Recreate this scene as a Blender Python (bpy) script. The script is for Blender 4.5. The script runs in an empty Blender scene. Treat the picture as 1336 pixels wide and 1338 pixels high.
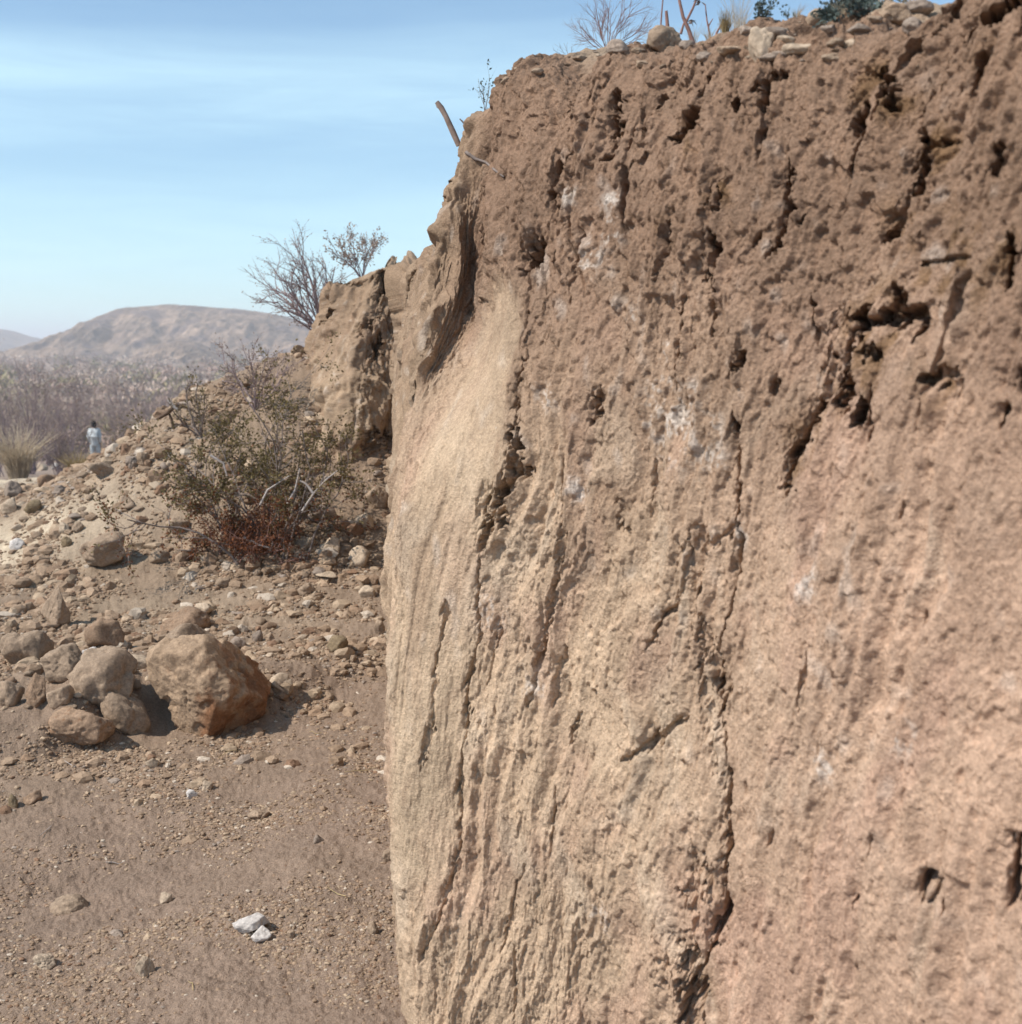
import bpy, bmesh, math, random, time
import numpy as np
from mathutils import Vector, Matrix

T0 = time.time()
rng = np.random.default_rng(7)
random.seed(7)
scene = bpy.context.scene
COL = scene.collection

# ------------------------------------------------------------------ view
EYE = 1.5
PITCH = math.radians(7.7)
FPX = 1612.0                       # focal length in photo pixels (1336 wide)
CP, SP = math.cos(PITCH), math.sin(PITCH)


def ray(px, py):
    a, b = (px - 668.0) / FPX, (669.0 - py) / FPX
    return np.array([a, CP + b * SP, -SP + b * CP])


def project(P):
    P = np.asarray(P, float)
    X, Y, H = P[..., 0], P[..., 1], P[..., 2] - EYE
    zc = Y * CP - H * SP
    v = Y * SP + H * CP
    zc = np.where(zc < 0.05, 0.05, zc)
    return 668 + FPX * X / zc, 669 - FPX * v / zc


# ------------------------------------------------------------------ noise
_perm = np.random.default_rng(3).permutation(256).astype(np.int32)
_perm = np.concatenate([_perm, _perm, _perm])
_g = np.random.default_rng(5).normal(size=(256, 3))
_g /= np.linalg.norm(_g, axis=1)[:, None]
_g = _g.astype(np.float32)


from concurrent.futures import ThreadPoolExecutor
_pool = ThreadPoolExecutor(4)


def chunked(fn):
    """run an elementwise noise function over chunks on several threads."""
    def run(*args):
        n = max(np.size(a) for a in args)
        if n < 60000:
            return fn(*args)
        args = np.broadcast_arrays(*args)
        shp = args[0].shape
        flat = [a.ravel() for a in args]
        cuts = list(range(0, n, 32768)) + [n]
        res = list(_pool.map(lambda i: fn(*[f[cuts[i]:cuts[i + 1]] for f in flat]), range(len(cuts) - 1)))
        if isinstance(res[0], tuple):
            return tuple(np.concatenate([r[k] for r in res]).reshape(shp) for k in range(len(res[0])))
        return np.concatenate(res).reshape(shp)
    return run


@chunked
def _perlin(x, y, z):
    x, y, z = np.broadcast_arrays(np.asarray(x, np.float32), np.asarray(y, np.float32), np.asarray(z, np.float32))
    xi, yi, zi = np.floor(x), np.floor(y), np.floor(z)
    xf, yf, zf = x - xi, y - yi, z - zi
    xi, yi, zi = xi.astype(np.int32) & 255, yi.astype(np.int32) & 255, zi.astype(np.int32) & 255
    f = lambda t: t * t * t * (t * (t * 6 - 15) + 10)
    u, v, w = f(xf), f(yf), f(zf)

    def gr(dx, dy, dz):
        h = _perm[_perm[_perm[(xi + dx) & 255] + ((yi + dy) & 255)] + ((zi + dz) & 255)]
        g = _g[h]
        return g[..., 0] * (xf - dx) + g[..., 1] * (yf - dy) + g[..., 2] * (zf - dz)
    x00 = gr(0, 0, 0) * (1 - u) + gr(1, 0, 0) * u
    x10 = gr(0, 1, 0) * (1 - u) + gr(1, 1, 0) * u
    x01 = gr(0, 0, 1) * (1 - u) + gr(1, 0, 1) * u
    x11 = gr(0, 1, 1) * (1 - u) + gr(1, 1, 1) * u
    return 1.6 * ((x00 * (1 - v) + x10 * v) * (1 - w) + (x01 * (1 - v) + x11 * v) * w)


def perlin(x, y, z=0.0):
    return _perlin(np.asarray(x, np.float32), np.asarray(y, np.float32), np.asarray(z, np.float32))


def fbm(x, y, z=0.0, octaves=4, gain=0.5, lac=2.03):
    a, t = 1.0, 0.0
    for k in range(octaves):
        t = t + a * perlin(x, y, np.asarray(z) + 17.3 * k)
        x, y, z = np.asarray(x) * lac, np.asarray(y) * lac, np.asarray(z) * lac
        a *= gain
    return t


def cells(x, y, seed=0):
    return _cells(np.asarray(x, np.float32), np.asarray(y, np.float32), seed)


@chunked
def _cells(x, y, seed):
    """2D cellular noise: (nearest, second nearest) distance and cell id."""
    x, y = np.asarray(x, np.float32), np.asarray(y, np.float32)
    xi, yi = np.floor(x).astype(np.int64), np.floor(y).astype(np.int64)
    d1 = np.full(x.shape, 9.0, np.float32)
    d2 = d1.copy()
    cid = np.zeros(x.shape, np.float32)
    for dx in (-1, 0, 1):
        for dy in (-1, 0, 1):
            h = _perm[_perm[(xi + dx + seed) & 255] + ((yi + dy) & 255)]
            h2 = _perm[h + 91]
            px = xi + dx + h / 255.0
            py = yi + dy + h2 / 255.0
            d = np.sqrt((px - x) ** 2 + (py - y) ** 2).astype(np.float32)
            m = d < d1
            d2 = np.where(m, d1, np.minimum(d2, d))
            cid = np.where(m, _perm[h2 + 37] / 255.0, cid)
            d1 = np.where(m, d, d1)
    return d1, d2, cid


def sstep(a, b, x):
    t = np.clip((np.asarray(x, float) - a) / (b - a), 0, 1)
    return t * t * (3 - 2 * t)


# ------------------------------------------------------------------ mesh helpers
def mesh_from(name, V, F, mat=None, smooth=True, colors=None, parent=None, sizes=None):
    """V (n,3); F (m,k) array of quads/tris, or flat index list with sizes."""
    V = np.ascontiguousarray(V, np.float32)
    me = bpy.data.meshes.new(name)
    if sizes is None:
        F = np.ascontiguousarray(F, np.int32)
        m, k = F.shape
        idx = F.ravel()
        starts = np.arange(0, m * k, k, dtype=np.int32)
    else:
        idx = np.ascontiguousarray(F, np.int32)
        sizes = np.asarray(sizes, np.int32)
        m = len(sizes)
        starts = np.concatenate([[0], np.cumsum(sizes)[:-1]]).astype(np.int32)
    me.vertices.add(len(V))
    me.vertices.foreach_set("co", V.ravel())
    me.loops.add(len(idx))
    me.loops.foreach_set("vertex_index", idx)
    me.polygons.add(m)
    me.polygons.foreach_set("loop_start", starts)
    me.update(calc_edges=True)
    me.validate()
    me.polygons.foreach_set("use_smooth", np.full(m, smooth, bool))
    if colors is not None:
        ca = me.color_attributes.new("Col", "FLOAT_COLOR", "POINT")
        c = np.ones((len(V), 4), np.float32)
        c[:, :3] = colors
        ca.data.foreach_set("color", c.ravel())
    o = bpy.data.objects.new(name, me)
    COL.objects.link(o)
    if mat:
        me.materials.append(mat)
    if parent:
        o.parent = parent
    return o


def tag(o, label=None, cat=None, group=None, kind=None):
    if label:
        o["label"] = label
    if cat:
        o["category"] = cat
    if group:
        o["group"] = group
    if kind:
        o["kind"] = kind
    return o


def empty(name, loc, label, cat, group=None):
    o = bpy.data.objects.new(name, None)
    o.empty_display_size = 0.1
    COL.objects.link(o)
    o.location = loc
    return tag(o, label, cat, group)


def grid_faces(nr, nc):
    a = np.arange(nr * nc).reshape(nr, nc)
    return np.stack([a[:-1, :-1], a[:-1, 1:], a[1:, 1:], a[1:, :-1]], -1).reshape(-1, 4)


_ico = {}


def ico(s):
    if s not in _ico:
        bm = bmesh.new()
        bmesh.ops.create_icosphere(bm, subdivisions=s, radius=1.0)
        V = np.array([v.co[:] for v in bm.verts])
        F = np.array([[v.index for v in f.verts] for f in bm.faces])
        bm.free()
        _ico[s] = (V, F)
    return _ico[s]


def rock_shape(r, s=3, cuts=9, sharp=0.5, rough=0.10, fine=0.028, chip=0.06):
    """unit rock: sphere cut by random planes, softened, with noise."""
    V, F = ico(s)
    P = V.copy()
    rad = np.ones(len(P))
    N = r.normal(size=(cuts, 3))
    N /= np.linalg.norm(N, axis=1)[:, None]
    for n in N:
        d = r.uniform(0.5, 0.88)
        c = P @ n
        lim = np.where(c > 0.05, d / np.maximum(c, 0.05), 9)
        k = 0.02 + 0.16 * (1 - sharp)
        rad = np.where(np.abs(rad - lim) < k, np.minimum(rad, lim) - (k - np.abs(rad - lim)) ** 2 / (4 * k), np.minimum(rad, lim))
    o = r.uniform(0, 200, 3)
    rad = rad * (1 + rough * fbm(P[:, 0] * 1.3 + o[0], P[:, 1] * 1.3 + o[1], P[:, 2] * 1.3 + o[2], 3))
    rad = rad * (1 + fine * fbm(P[:, 0] * 7 + o[1], P[:, 1] * 7 + o[2], P[:, 2] * 7 + o[0], 4, 0.65))
    ch = perlin(P[:, 0] * 2.6 + o[2], P[:, 1] * 2.6 + o[0], P[:, 2] * 2.6 + o[1])
    rad = rad - chip * sstep(0.12, 0.32, ch)
    P = P * rad[:, None]
    P -= (P.max(0) + P.min(0)) / 2
    P /= (P.max(0) - P.min(0)) / 2
    return P, F


# ------------------------------------------------------------------ materials
def new_mat(name):
    m = bpy.data.materials.new(name)
    m.use_nodes = True
    nt = m.node_tree
    nt.nodes.clear()
    return m, nt, nt.nodes, nt.links


def earth_mat(name, color=None, var=0.25, scale=30.0, fine=220.0, bump=0.35, bdist=0.004, rough=0.95, attr=False,
              spots=0.0, spot_col=(0.55, 0.5, 0.44), per_obj=0.0):
    m, nt, N, L = new_mat(name)
    out = N.new("ShaderNodeOutputMaterial")
    b = N.new("ShaderNodeBsdfPrincipled")
    b.inputs["Roughness"].default_value = rough
    b.inputs["Specular IOR Level"].default_value = 0.15
    L.new(b.outputs[0], out.inputs[0])
    tc = N.new("ShaderNodeTexCoord")
    n1 = N.new("ShaderNodeTexNoise")
    n1.inputs["Scale"].default_value = scale
    n1.inputs["Detail"].default_value = 6
    n1.inputs["Roughness"].default_value = 0.65
    n2 = N.new("ShaderNodeTexNoise")
    n2.inputs["Scale"].default_value = fine
    n2.inputs["Detail"].default_value = 3
    for n in (n1, n2):
        L.new(tc.outputs["Object"], n.inputs["Vector"])
    if attr:
        src = N.new("ShaderNodeAttribute")
        src.attribute_name = "Col"
        csock = src.outputs["Color"]
    else:
        rgb = N.new("ShaderNodeRGB")
        rgb.outputs[0].default_value = (*color, 1)
        csock = rgb.outputs[0]
    # value variation = 1 + var*(n-0.5)*2
    def fac(sock, amt):
        a = N.new("ShaderNodeMath"); a.operation = "MULTIPLY_ADD"
        L.new(sock, a.inputs[0]); a.inputs[1].default_value = 2 * amt; a.inputs[2].default_value = 1 - amt
        return a.outputs[0]
    f1, f2 = fac(n1.outputs["Fac"], var * 1.6), fac(n2.outputs["Fac"], var * 1.3)
    mu = N.new("ShaderNodeMath"); mu.operation = "MULTIPLY"
    L.new(f1, mu.inputs[0]); L.new(f2, mu.inputs[1])
    fsock = mu.outputs[0]
    if per_obj:
        oi = N.new("ShaderNodeObjectInfo")
        mu2 = N.new("ShaderNodeMath"); mu2.operation = "MULTIPLY"
        L.new(fsock, mu2.inputs[0]); L.new(fac(oi.outputs["Random"], per_obj), mu2.inputs[1])
        fsock = mu2.outputs[0]
    vm = N.new("ShaderNodeVectorMath"); vm.operation = "SCALE"
    L.new(csock, vm.inputs[0]); L.new(fsock, vm.inputs["Scale"])
    vc = N.new("ShaderNodeTexVoronoi")
    vc.inputs["Scale"].default_value = fine * 0.9
    L.new(tc.outputs["Object"], vc.inputs["Vector"])
    sx = N.new("ShaderNodeSeparateXYZ")
    L.new(vc.outputs["Color"], sx.inputs[0])
    gm = N.new("ShaderNodeMath"); gm.operation = "MULTIPLY"
    L.new(fsock, gm.inputs[0]); L.new(fac(sx.outputs[0], 0.16), gm.inputs[1])
    L.new(gm.outputs[0], vm.inputs["Scale"])
    col = vm.outputs[0]
    if spots:
        n3 = N.new("ShaderNodeTexNoise"); n3.inputs["Scale"].default_value = scale * 2.3; n3.inputs["Detail"].default_value = 4
        L.new(tc.outputs["Object"], n3.inputs["Vector"])
        mr = N.new("ShaderNodeMapRange"); mr.inputs[1].default_value = 0.60; mr.inputs[2].default_value = 0.74; mr.inputs[4].default_value = spots
        L.new(n3.outputs["Fac"], mr.inputs[0])
        mx = N.new("ShaderNodeMix"); mx.data_type = "RGBA"
        L.new(mr.outputs[0], mx.inputs[0]); L.new(col, mx.inputs[6]); mx.inputs[7].default_value = (*spot_col, 1)
        col = mx.outputs[2]
    L.new(col, b.inputs["Base Color"])
    if bump:
        vo = N.new("ShaderNodeTexVoronoi")
        vo.inputs["Scale"].default_value = fine * 0.8
        L.new(tc.outputs["Object"], vo.inputs["Vector"])
        n4 = N.new("ShaderNodeTexNoise")
        n4.inputs["Scale"].default_value = fine * 2.4
        n4.inputs["Detail"].default_value = 2
        L.new(tc.outputs["Object"], n4.inputs["Vector"])
        gr = N.new("ShaderNodeMath"); gr.operation = "MULTIPLY_ADD"
        L.new(vo.outputs["Distance"], gr.inputs[0]); gr.inputs[1].default_value = -0.35
        L.new(n4.outputs["Fac"], gr.inputs[2])
        b2 = N.new("ShaderNodeBump")
        b2.inputs["Strength"].default_value = min(1.0, bump * 1.2)
        b2.inputs["Distance"].default_value = bdist * 0.3
        L.new(gr.outputs[0], b2.inputs["Height"])
        ad = N.new("ShaderNodeMath"); ad.operation = "MULTIPLY_ADD"
        L.new(n2.outputs["Fac"], ad.inputs[0]); ad.inputs[1].default_value = 0.5
        L.new(n1.outputs["Fac"], ad.inputs[2])
        bp = N.new("ShaderNodeBump")
        bp.inputs["Strength"].default_value = bump
        bp.inputs["Distance"].default_value = bdist
        L.new(ad.outputs[0], bp.inputs["Height"])
        L.new(b2.outputs[0], bp.inputs["Normal"])
        L.new(bp.outputs[0], b.inputs["Normal"])
    return m


def plain_mat(name, color, rough=0.8, var=0.2, scale=40, trans=0.0):
    m, nt, N, L = new_mat(name)
    out = N.new("ShaderNodeOutputMaterial")
    b = N.new("ShaderNodeBsdfPrincipled")
    b.inputs["Roughness"].default_value = rough
    b.inputs["Specular IOR Level"].default_value = 0.2
    tc = N.new("ShaderNodeTexCoord")
    n1 = N.new("ShaderNodeTexNoise"); n1.inputs["Scale"].default_value = scale; n1.inputs["Detail"].default_value = 3
    L.new(tc.outputs["Object"], n1.inputs["Vector"])
    cr = N.new("ShaderNodeValToRGB")
    cr.color_ramp.elements[0].position = 0.3
    cr.color_ramp.elements[1].position = 0.7
    cr.color_ramp.elements[0].color = (*[c * (1 - var) for c in color], 1)
    cr.color_ramp.elements[1].color = (*[min(1, c * (1 + var)) for c in color], 1)
    L.new(n1.outputs["Fac"], cr.inputs[0])
    L.new(cr.outputs[0], b.inputs["Base Color"])
    if trans:
        t = N.new("ShaderNodeBsdfTranslucent")
        L.new(cr.outputs[0], t.inputs[0])
        ms = N.new("ShaderNodeMixShader"); ms.inputs[0].default_value = trans
        L.new(b.outputs[0], ms.inputs[1]); L.new(t.outputs[0], ms.inputs[2])
        L.new(ms.outputs[0], out.inputs[0])
    else:
        L.new(b.outputs[0], out.inputs[0])
    return m


M_BANK = earth_mat("bank_soil", attr=True, var=0.20, scale=22, fine=260, bump=0.8, bdist=0.006)
M_GROUND = earth_mat("ground_soil", attr=True, var=0.15, scale=26, fine=200, bump=0.9, bdist=0.008)
M_PLAIN = earth_mat("hill_soil", attr=True, var=0.25, scale=0.08, fine=0.4, bump=0.6, bdist=2.0)
M_TAN = earth_mat("tan_stone", (0.30, 0.222, 0.160), var=0.25, scale=14, fine=120, bump=0.6, bdist=0.006, per_obj=0.15, spots=0.4, spot_col=(0.24, 0.175, 0.125))
M_PALE = earth_mat("pale_stone", (0.40, 0.315, 0.235), var=0.25, scale=22, fine=160, bump=0.4, bdist=0.003, per_obj=0.15)
M_GREY = earth_mat("grey_stone", (0.27, 0.215, 0.175), var=0.25, scale=20, fine=150, bump=0.5, bdist=0.004, per_obj=0.2)
M_WHITE = earth_mat("white_stone", (0.50, 0.46, 0.43), var=0.15, scale=25, fine=150, bump=0.3, bdist=0.003, per_obj=0.1)
M_RUST = earth_mat("rust_stone", (0.25, 0.172, 0.118), var=0.35, scale=16, fine=120, bump=0.6, bdist=0.006, per_obj=0.15, spots=0.7, spot_col=(0.20, 0.095, 0.045))
M_OLIVE = earth_mat("olive_stone", (0.20, 0.15, 0.095), var=0.3, scale=16, fine=120, bump=0.6, bdist=0.006, spots=0.4, spot_col=(0.3, 0.23, 0.16))
M_BOULDER = earth_mat("boulder_stone", attr=True, var=0.22, scale=14, fine=110, bump=0.7, bdist=0.008)
M_GRAVEL = earth_mat("gravel_stone", attr=True, var=0.2, scale=60, fine=300, bump=0.3, bdist=0.002)

# ------------------------------------------------------------------ ground height
def ground_h(X, Y, detail=True):
    X, Y = np.asarray(X, float), np.asarray(Y, float)
    r = np.sqrt(X * X + Y * Y)
    h = -1.56 + 0 * X
    # low terrace edge carrying the boulders
    edge = 4.55 + 0.62 * (X + 1.9) + 0.18 * perlin(X * 1.7, Y * 0.8 + 3)
    amp = 0.10 * sstep(0.3, -1.6, X) + 0.05
    h += amp * sstep(-0.12, 0.28, Y - edge)
    # talus heap below the far part of the bank
    h += 1.24 * np.exp(-0.5 * (((X + 1.15) / 1.15) ** 2 + ((Y - 8.95) / 1.0) ** 2))
    h += 0.45 * np.exp(-0.5 * (((X + 2.75) / 1.0) ** 2 + ((Y - 10.3) / 1.0) ** 2))
    h += 0.16 * np.exp(-0.5 * (((X + 2.35) / 0.8) ** 2 + ((Y - 8.4) / 0.7) ** 2))
    h += 0.08 * np.exp(-0.5 * (((X + 0.25) / 0.5) ** 2 + ((Y - 6.3) / 1.0) ** 2))
    h += 0.10 * sstep(-1.4, -0.1, X) * sstep(5.5, 3, Y) * sstep(0.5, 2.0, Y)
    d = np.maximum(r - 13.4, 0)
    h -= 6.6 * (1 - np.exp(-d / 60.0)) * sstep(0.0, 2.5, d)
    far = sstep(25, 60, r)
    if detail:
        h += (1 - far) * (0.035 * fbm(X * 0.9, Y * 0.9, 0.5, 3) + 0.012 * fbm(X * 4.5, Y * 4.5, 2.5, 3) )
        near = sstep(14, 8, r)
        rough = 0.35 + 0.65 * np.clip(rubble(X, Y), 0, 1)
        h += near * rough * (0.014 * np.abs(fbm(X * 14, Y * 14, 4.5, 3)) + 0.006 * fbm(X * 45, Y * 45, 9.5, 2)) + near * 0.0032 * fbm(X * 75, Y * 75, 6.5, 2)
        h += far * 0.5 * fbm(X * 0.02, Y * 0.02, 5.5, 3)
        band = sstep(-0.25, 0.1, Y - edge) * sstep(1.3, 0.5, Y - edge) * sstep(-0.7, -1.3, X) * near
        h += band * 0.075 * np.clip(fbm(X * 3.2, Y * 3.2, 13.5, 3) + 0.15, 0, 1)
        h += near * np.clip(rubble(X, Y), 0, 1) * 0.040 * np.clip(fbm(X * 7, Y * 7, 15.5, 4), -0.2, 1) * sstep(4.5, 5.5, Y)
    return h


def rubble(X, Y):
    """0..1 how stony the ground is."""
    edge = 4.55 + 0.62 * (X + 1.9)
    a = 0.34 + 0.63 * sstep(-0.9, 0.25, Y - edge)
    sand = sand_mask(X, Y)
    a = a * (1 - 0.85 * sand) * (0.75 + 0.5 * fbm(X * 1.1, Y * 1.1, 7.7, 2))
    return np.clip(a, 0.03, 1)


def sand_mask(X, Y):
    n = 0.5 * fbm(X * 0.9, Y * 0.9, 11.1, 3)
    s1 = 1.15 * np.exp(-0.5 * (((X + 3.35) / 0.65) ** 2 + ((Y - 7.45 - 0.25 * (X + 3.2)) / 0.36) ** 2))
    s2 = 1.1 * np.exp(-0.5 * (((X + 5.7) / 1.0) ** 2 + ((Y - 12.8) / 0.9) ** 2))
    s3 = 0.25 * np.exp(-0.5 * (((X + 1.7) / 0.5) ** 2 + ((Y - 6.3) / 0.25) ** 2))
    return np.clip((s1 + s2 + s3) * (1 + n), 0, 1)


def gz(x, y):
    return float(ground_h(np.array([x]), np.array([y]))[0]) + EYE


_T = np.concatenate([np.linspace(1.2, 16, 400), np.linspace(16.1, 120, 400)])


def hit_ground(px, py):
    d = ray(px, py)
    P = d[None] * _T[:, None]
    below = P[:, 2] < ground_h(P[:, 0], P[:, 1], False)
    k = int(np.argmax(below)) if below.any() else len(_T) - 1
    t = np.linspace(_T[max(k - 9, 0)], _T[min(k + 9, len(_T) - 1)], 90)
    P = d[None] * t[:, None]
    below = P[:, 2] < ground_h(P[:, 0], P[:, 1])
    k = int(np.argmax(below)) if below.any() else len(t) - 1
    p = P[k].copy()
    p[2] += EYE
    return p


# ------------------------------------------------------------------ ground mesh
def build_ground():
    az = np.concatenate([np.linspace(-180, -50, 50)[:-1], np.linspace(-50, -27, 60)[:-1], np.linspace(-27, 1, 560)[:-1],
                         np.linspace(1, 50, 60)[:-1], np.linspace(50, 180, 50)])
    dep = np.concatenate([np.linspace(88, 38, 30)[:-1], np.linspace(38, 4.6, 560)[:-1], np.linspace(4.6, 2.4, 60)[:-1],
                          np.linspace(2.4, 0.02, 70)])
    R = 1.5 / np.tan(np.radians(dep))
    A, RR = np.meshgrid(np.radians(az), R)
    X, Y = RR * np.sin(A), RR * np.cos(A)
    H = ground_h(X, Y)
    V = np.stack([X, Y, H + EYE], -1).reshape(-1, 3)
    # colour of the soil
    n = fbm(X * 0.8, Y * 0.8, 21.0, 4)
    n2 = fbm(X * 5, Y * 5, 23.0, 3)
    red, tan, sand = np.array([0.246, 0.178, 0.134]), np.array([0.268, 0.196, 0.138]), np.array([0.55, 0.45, 0.33])
    edge = 4.55 + 0.62 * (X + 1.9)
    t = np.clip(sstep(-1.8, 2.4, Y - edge) * 0.8 + 0.35 * n, 0, 1)[..., None]
    c = red * (1 - t) + tan * t
    s = np.clip(sand_mask(X, Y) * (0.9 + 0.3 * n2), 0, 1)[..., None]
    c = c * (1 - s) + sand * s
    rr = np.sqrt(X * X + Y * Y)
    far = sstep(14, 40, rr)[..., None]
    c = c * (1 - far) + np.array([0.27, 0.205, 0.165]) * (1 + 0.2 * n[..., None]) * far
    c = c * (1 + 0.10 * n2[..., None])
    o = mesh_from("ground", V, grid_faces(len(R), len(az)), M_GROUND, colors=c.reshape(-1, 3))
    tag(o, "bare brown gravelly desert ground below the bank", "ground", kind="structure")
    return o


build_ground()
print("ground", time.time() - T0)

# ------------------------------------------------------------------ the cut bank
# control columns: list of (X, Y, h); rows: -2.0, -1.3, -.65, -.3, .05, .35, rim
HR = [-2.0, -1.42, -0.65, -0.3, 0.05, 0.35]
WL = [-0.06, -0.03, 0.0, 0.04, 0.25, 0.65]      # how far the profile has leaned from foot to rim


def colm(fx, fy, rx, ry, rh, over=None, wl=WL, back=(0.85, 0.52)):
    pts = []
    for k, (h, w) in enumerate(zip(HR, wl)):
        hh = h if k < 5 else rh - 0.16
        if k == 4:
            hh = min(h, rh - 0.32)
        if k == 3:
            hh = min(h, rh - 0.62)
        pts.append([fx + (rx - fx) * w, fy + (ry - fy) * w, hh])
    if over:
        for k, p in over.items():
            pts[k] = list(p)
    pts.append([rx, ry, rh])
    bx, by = back
    for off, dh in ((0.14, 0.035), (0.5, 0.06), (1.8, 0.10), (7.0, 0.2)):
        pts.append([rx + bx * off, ry + by * off, rh + dh])
    return pts


R1 = (1.0, 0.05)
COLS = [
    colm(3.2, -3.5, 3.3, -3.4, .80, back=(1, 0)),
    colm(1.7, -0.7, 1.75, -0.65, .78, back=(.9, .1)),
    colm(1.04, 0.62, 1.08, 0.68, .74, back=(.9, .3)),
    colm(0.665, 1.36, 0.72, 1.47, .60),
    colm(0.50, 1.72, 0.61, 1.82, .475),
    colm(0.335, 2.02, 0.46, 2.14, .515),
    colm(0.155, 2.28, 0.26, 2.44, .555),
    colm(-0.05, 2.46, 0.08, 2.76, .60, over={1: (-.035, 2.36, -1.42), 4: (-.0, 2.62, .05)}),
    colm(-0.26, 2.62, -0.03, 3.08, .63, over={0: (-.15, 2.33, -2.0), 1: (-.207, 2.45, -1.42), 2: (-.268, 2.57, -.65), 3: (-.255, 2.68, -.28), 4: (-.13, 2.97, .05), 5: (-.06, 3.05, .42)}),
    colm(-0.235, 2.82, -0.055, 3.28, .555),
    colm(-0.15, 3.15, -0.10, 3.50, .49),
    colm(-0.27, 3.55, -0.165, 3.85, .425),
    colm(-0.405, 4.15, -0.28, 4.35, .36),
    colm(-0.41, 4.75, -0.40, 4.85, .28, back=R1),
    colm(-0.41, 5.6, -0.45, 5.6, .30, back=R1),
    colm(-0.60, 7.0, -0.58, 7.0, .40, back=R1),
    colm(-0.74, 8.10, -0.66, 8.5, .50, back=R1),
    colm(-1.07, 7.72, -0.84, 8.35, .50, back=R1, wl=[-.06, 0, .12, .32, .6, .85]),
    colm(-1.6, 8.75, -1.20, 8.5, .40, back=R1, wl=[-.06, 0, .12, .4, .68, .9]),
    colm(-1.55, 9.6, -1.20, 9.6, .36, back=R1),
    colm(-1.7, 12.0, -1.25, 12.0, .36, back=R1),
    colm(-0.6, 18.0, 0.0, 18.0, .40, back=R1),
    colm(4.0, 26.0, 4.0, 25.0, .40, back=(.6, -.6)),
]
NSUB_C = [6, 50, 130, 200, 220, 210, 200, 190, 80, 55, 60, 70, 50, 24, 20, 30, 70, 60, 24, 16, 14, 10]
NSUB_R = [60, 240, 150, 150, 140, 130, 60, 30, 14, 10]


def catmull(P, nsub, axis=0):
    P = np.moveaxis(np.asarray(P, float), axis, 0)
    n = len(P)
    out, par = [], []
    for i in range(n - 1):
        p1, p2 = P[i], P[i + 1]
        p0 = P[i - 1] if i > 0 else 2 * p1 - p2
        p3 = P[i + 2] if i + 2 < n else 2 * p2 - p1
        # non-uniform tangents limited by neighbour spacing
        d01 = np.linalg.norm(p1 - p0, axis=-1, keepdims=True) + 1e-6
        d12 = np.linalg.norm(p2 - p1, axis=-1, keepdims=True) + 1e-6
        d23 = np.linalg.norm(p3 - p2, axis=-1, keepdims=True) + 1e-6
        m1 = d12 * ((p1 - p0) / d01 - (p2 - p0) / (d01 + d12) + (p2 - p1) / d12)
        m2 = d12 * ((p2 - p1) / d12 - (p3 - p1) / (d12 + d23) + (p3 - p2) / d23)
        ts = np.linspace(0, 1, nsub[i] + 1)
        if i < n - 2:
            ts = ts[:-1]
        for t in ts:
            out.append((2 * t**3 - 3 * t**2 + 1) * p1 + (t**3 - 2 * t**2 + t) * m1 + (-2 * t**3 + 3 * t**2) * p2 + (t**3 - t**2) * m2)
            par.append(i + t)
    return np.moveaxis(np.array(out), 0, axis), np.array(par)


G, cu = catmull(COLS, NSUB_C, 0)
G, rv = catmull(G, NSUB_R, 1)            # G[col, row, 3]
NCOL, NROW = G.shape[:2]
midrow = int(np.argmin(np.abs(rv - 2.6)))
du = np.linalg.norm(np.diff(G[:, midrow, :], axis=0), axis=1)
U1 = np.concatenate([[0], np.cumsum(du)])
kc = int(np.argmin(np.abs(cu - 6)))
dv = np.linalg.norm(np.diff(G[kc], axis=0), axis=1)
V1 = np.concatenate([[0], np.cumsum(dv)])
U, Vv = np.meshgrid(U1, V1, indexing="ij")
CU, RV = np.meshgrid(cu, rv, indexing="ij")
# work in smooth base normals
GU = np.gradient(G, axis=0)
GV = np.gradient(G, axis=1)
NRM = np.cross(GU, GV)
NRM /= np.linalg.norm(NRM, axis=-1, keepdims=True) + 1e-9
if NRM[kc, midrow, 0] > 0:
    NRM = -NRM
GW = G.copy()
GW[..., 2] += EYE
PXB, PYB = project(GW)


def to_uv(px, py, lo=2.0, hi=8.2):
    m = (CU >= lo) & (CU <= hi) & (RV <= 6.6)
    d = np.where(m, (PXB - px) ** 2 + (PYB - py) ** 2, 1e12)
    k = int(np.argmin(d))
    i, j = divmod(k, NROW)
    return U1[i], V1[j], G[i, j, 1]


NEAR, MID, FAR = (2.0, 8.15), (8.2, 13.0), (15.6, 18.6)
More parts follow.
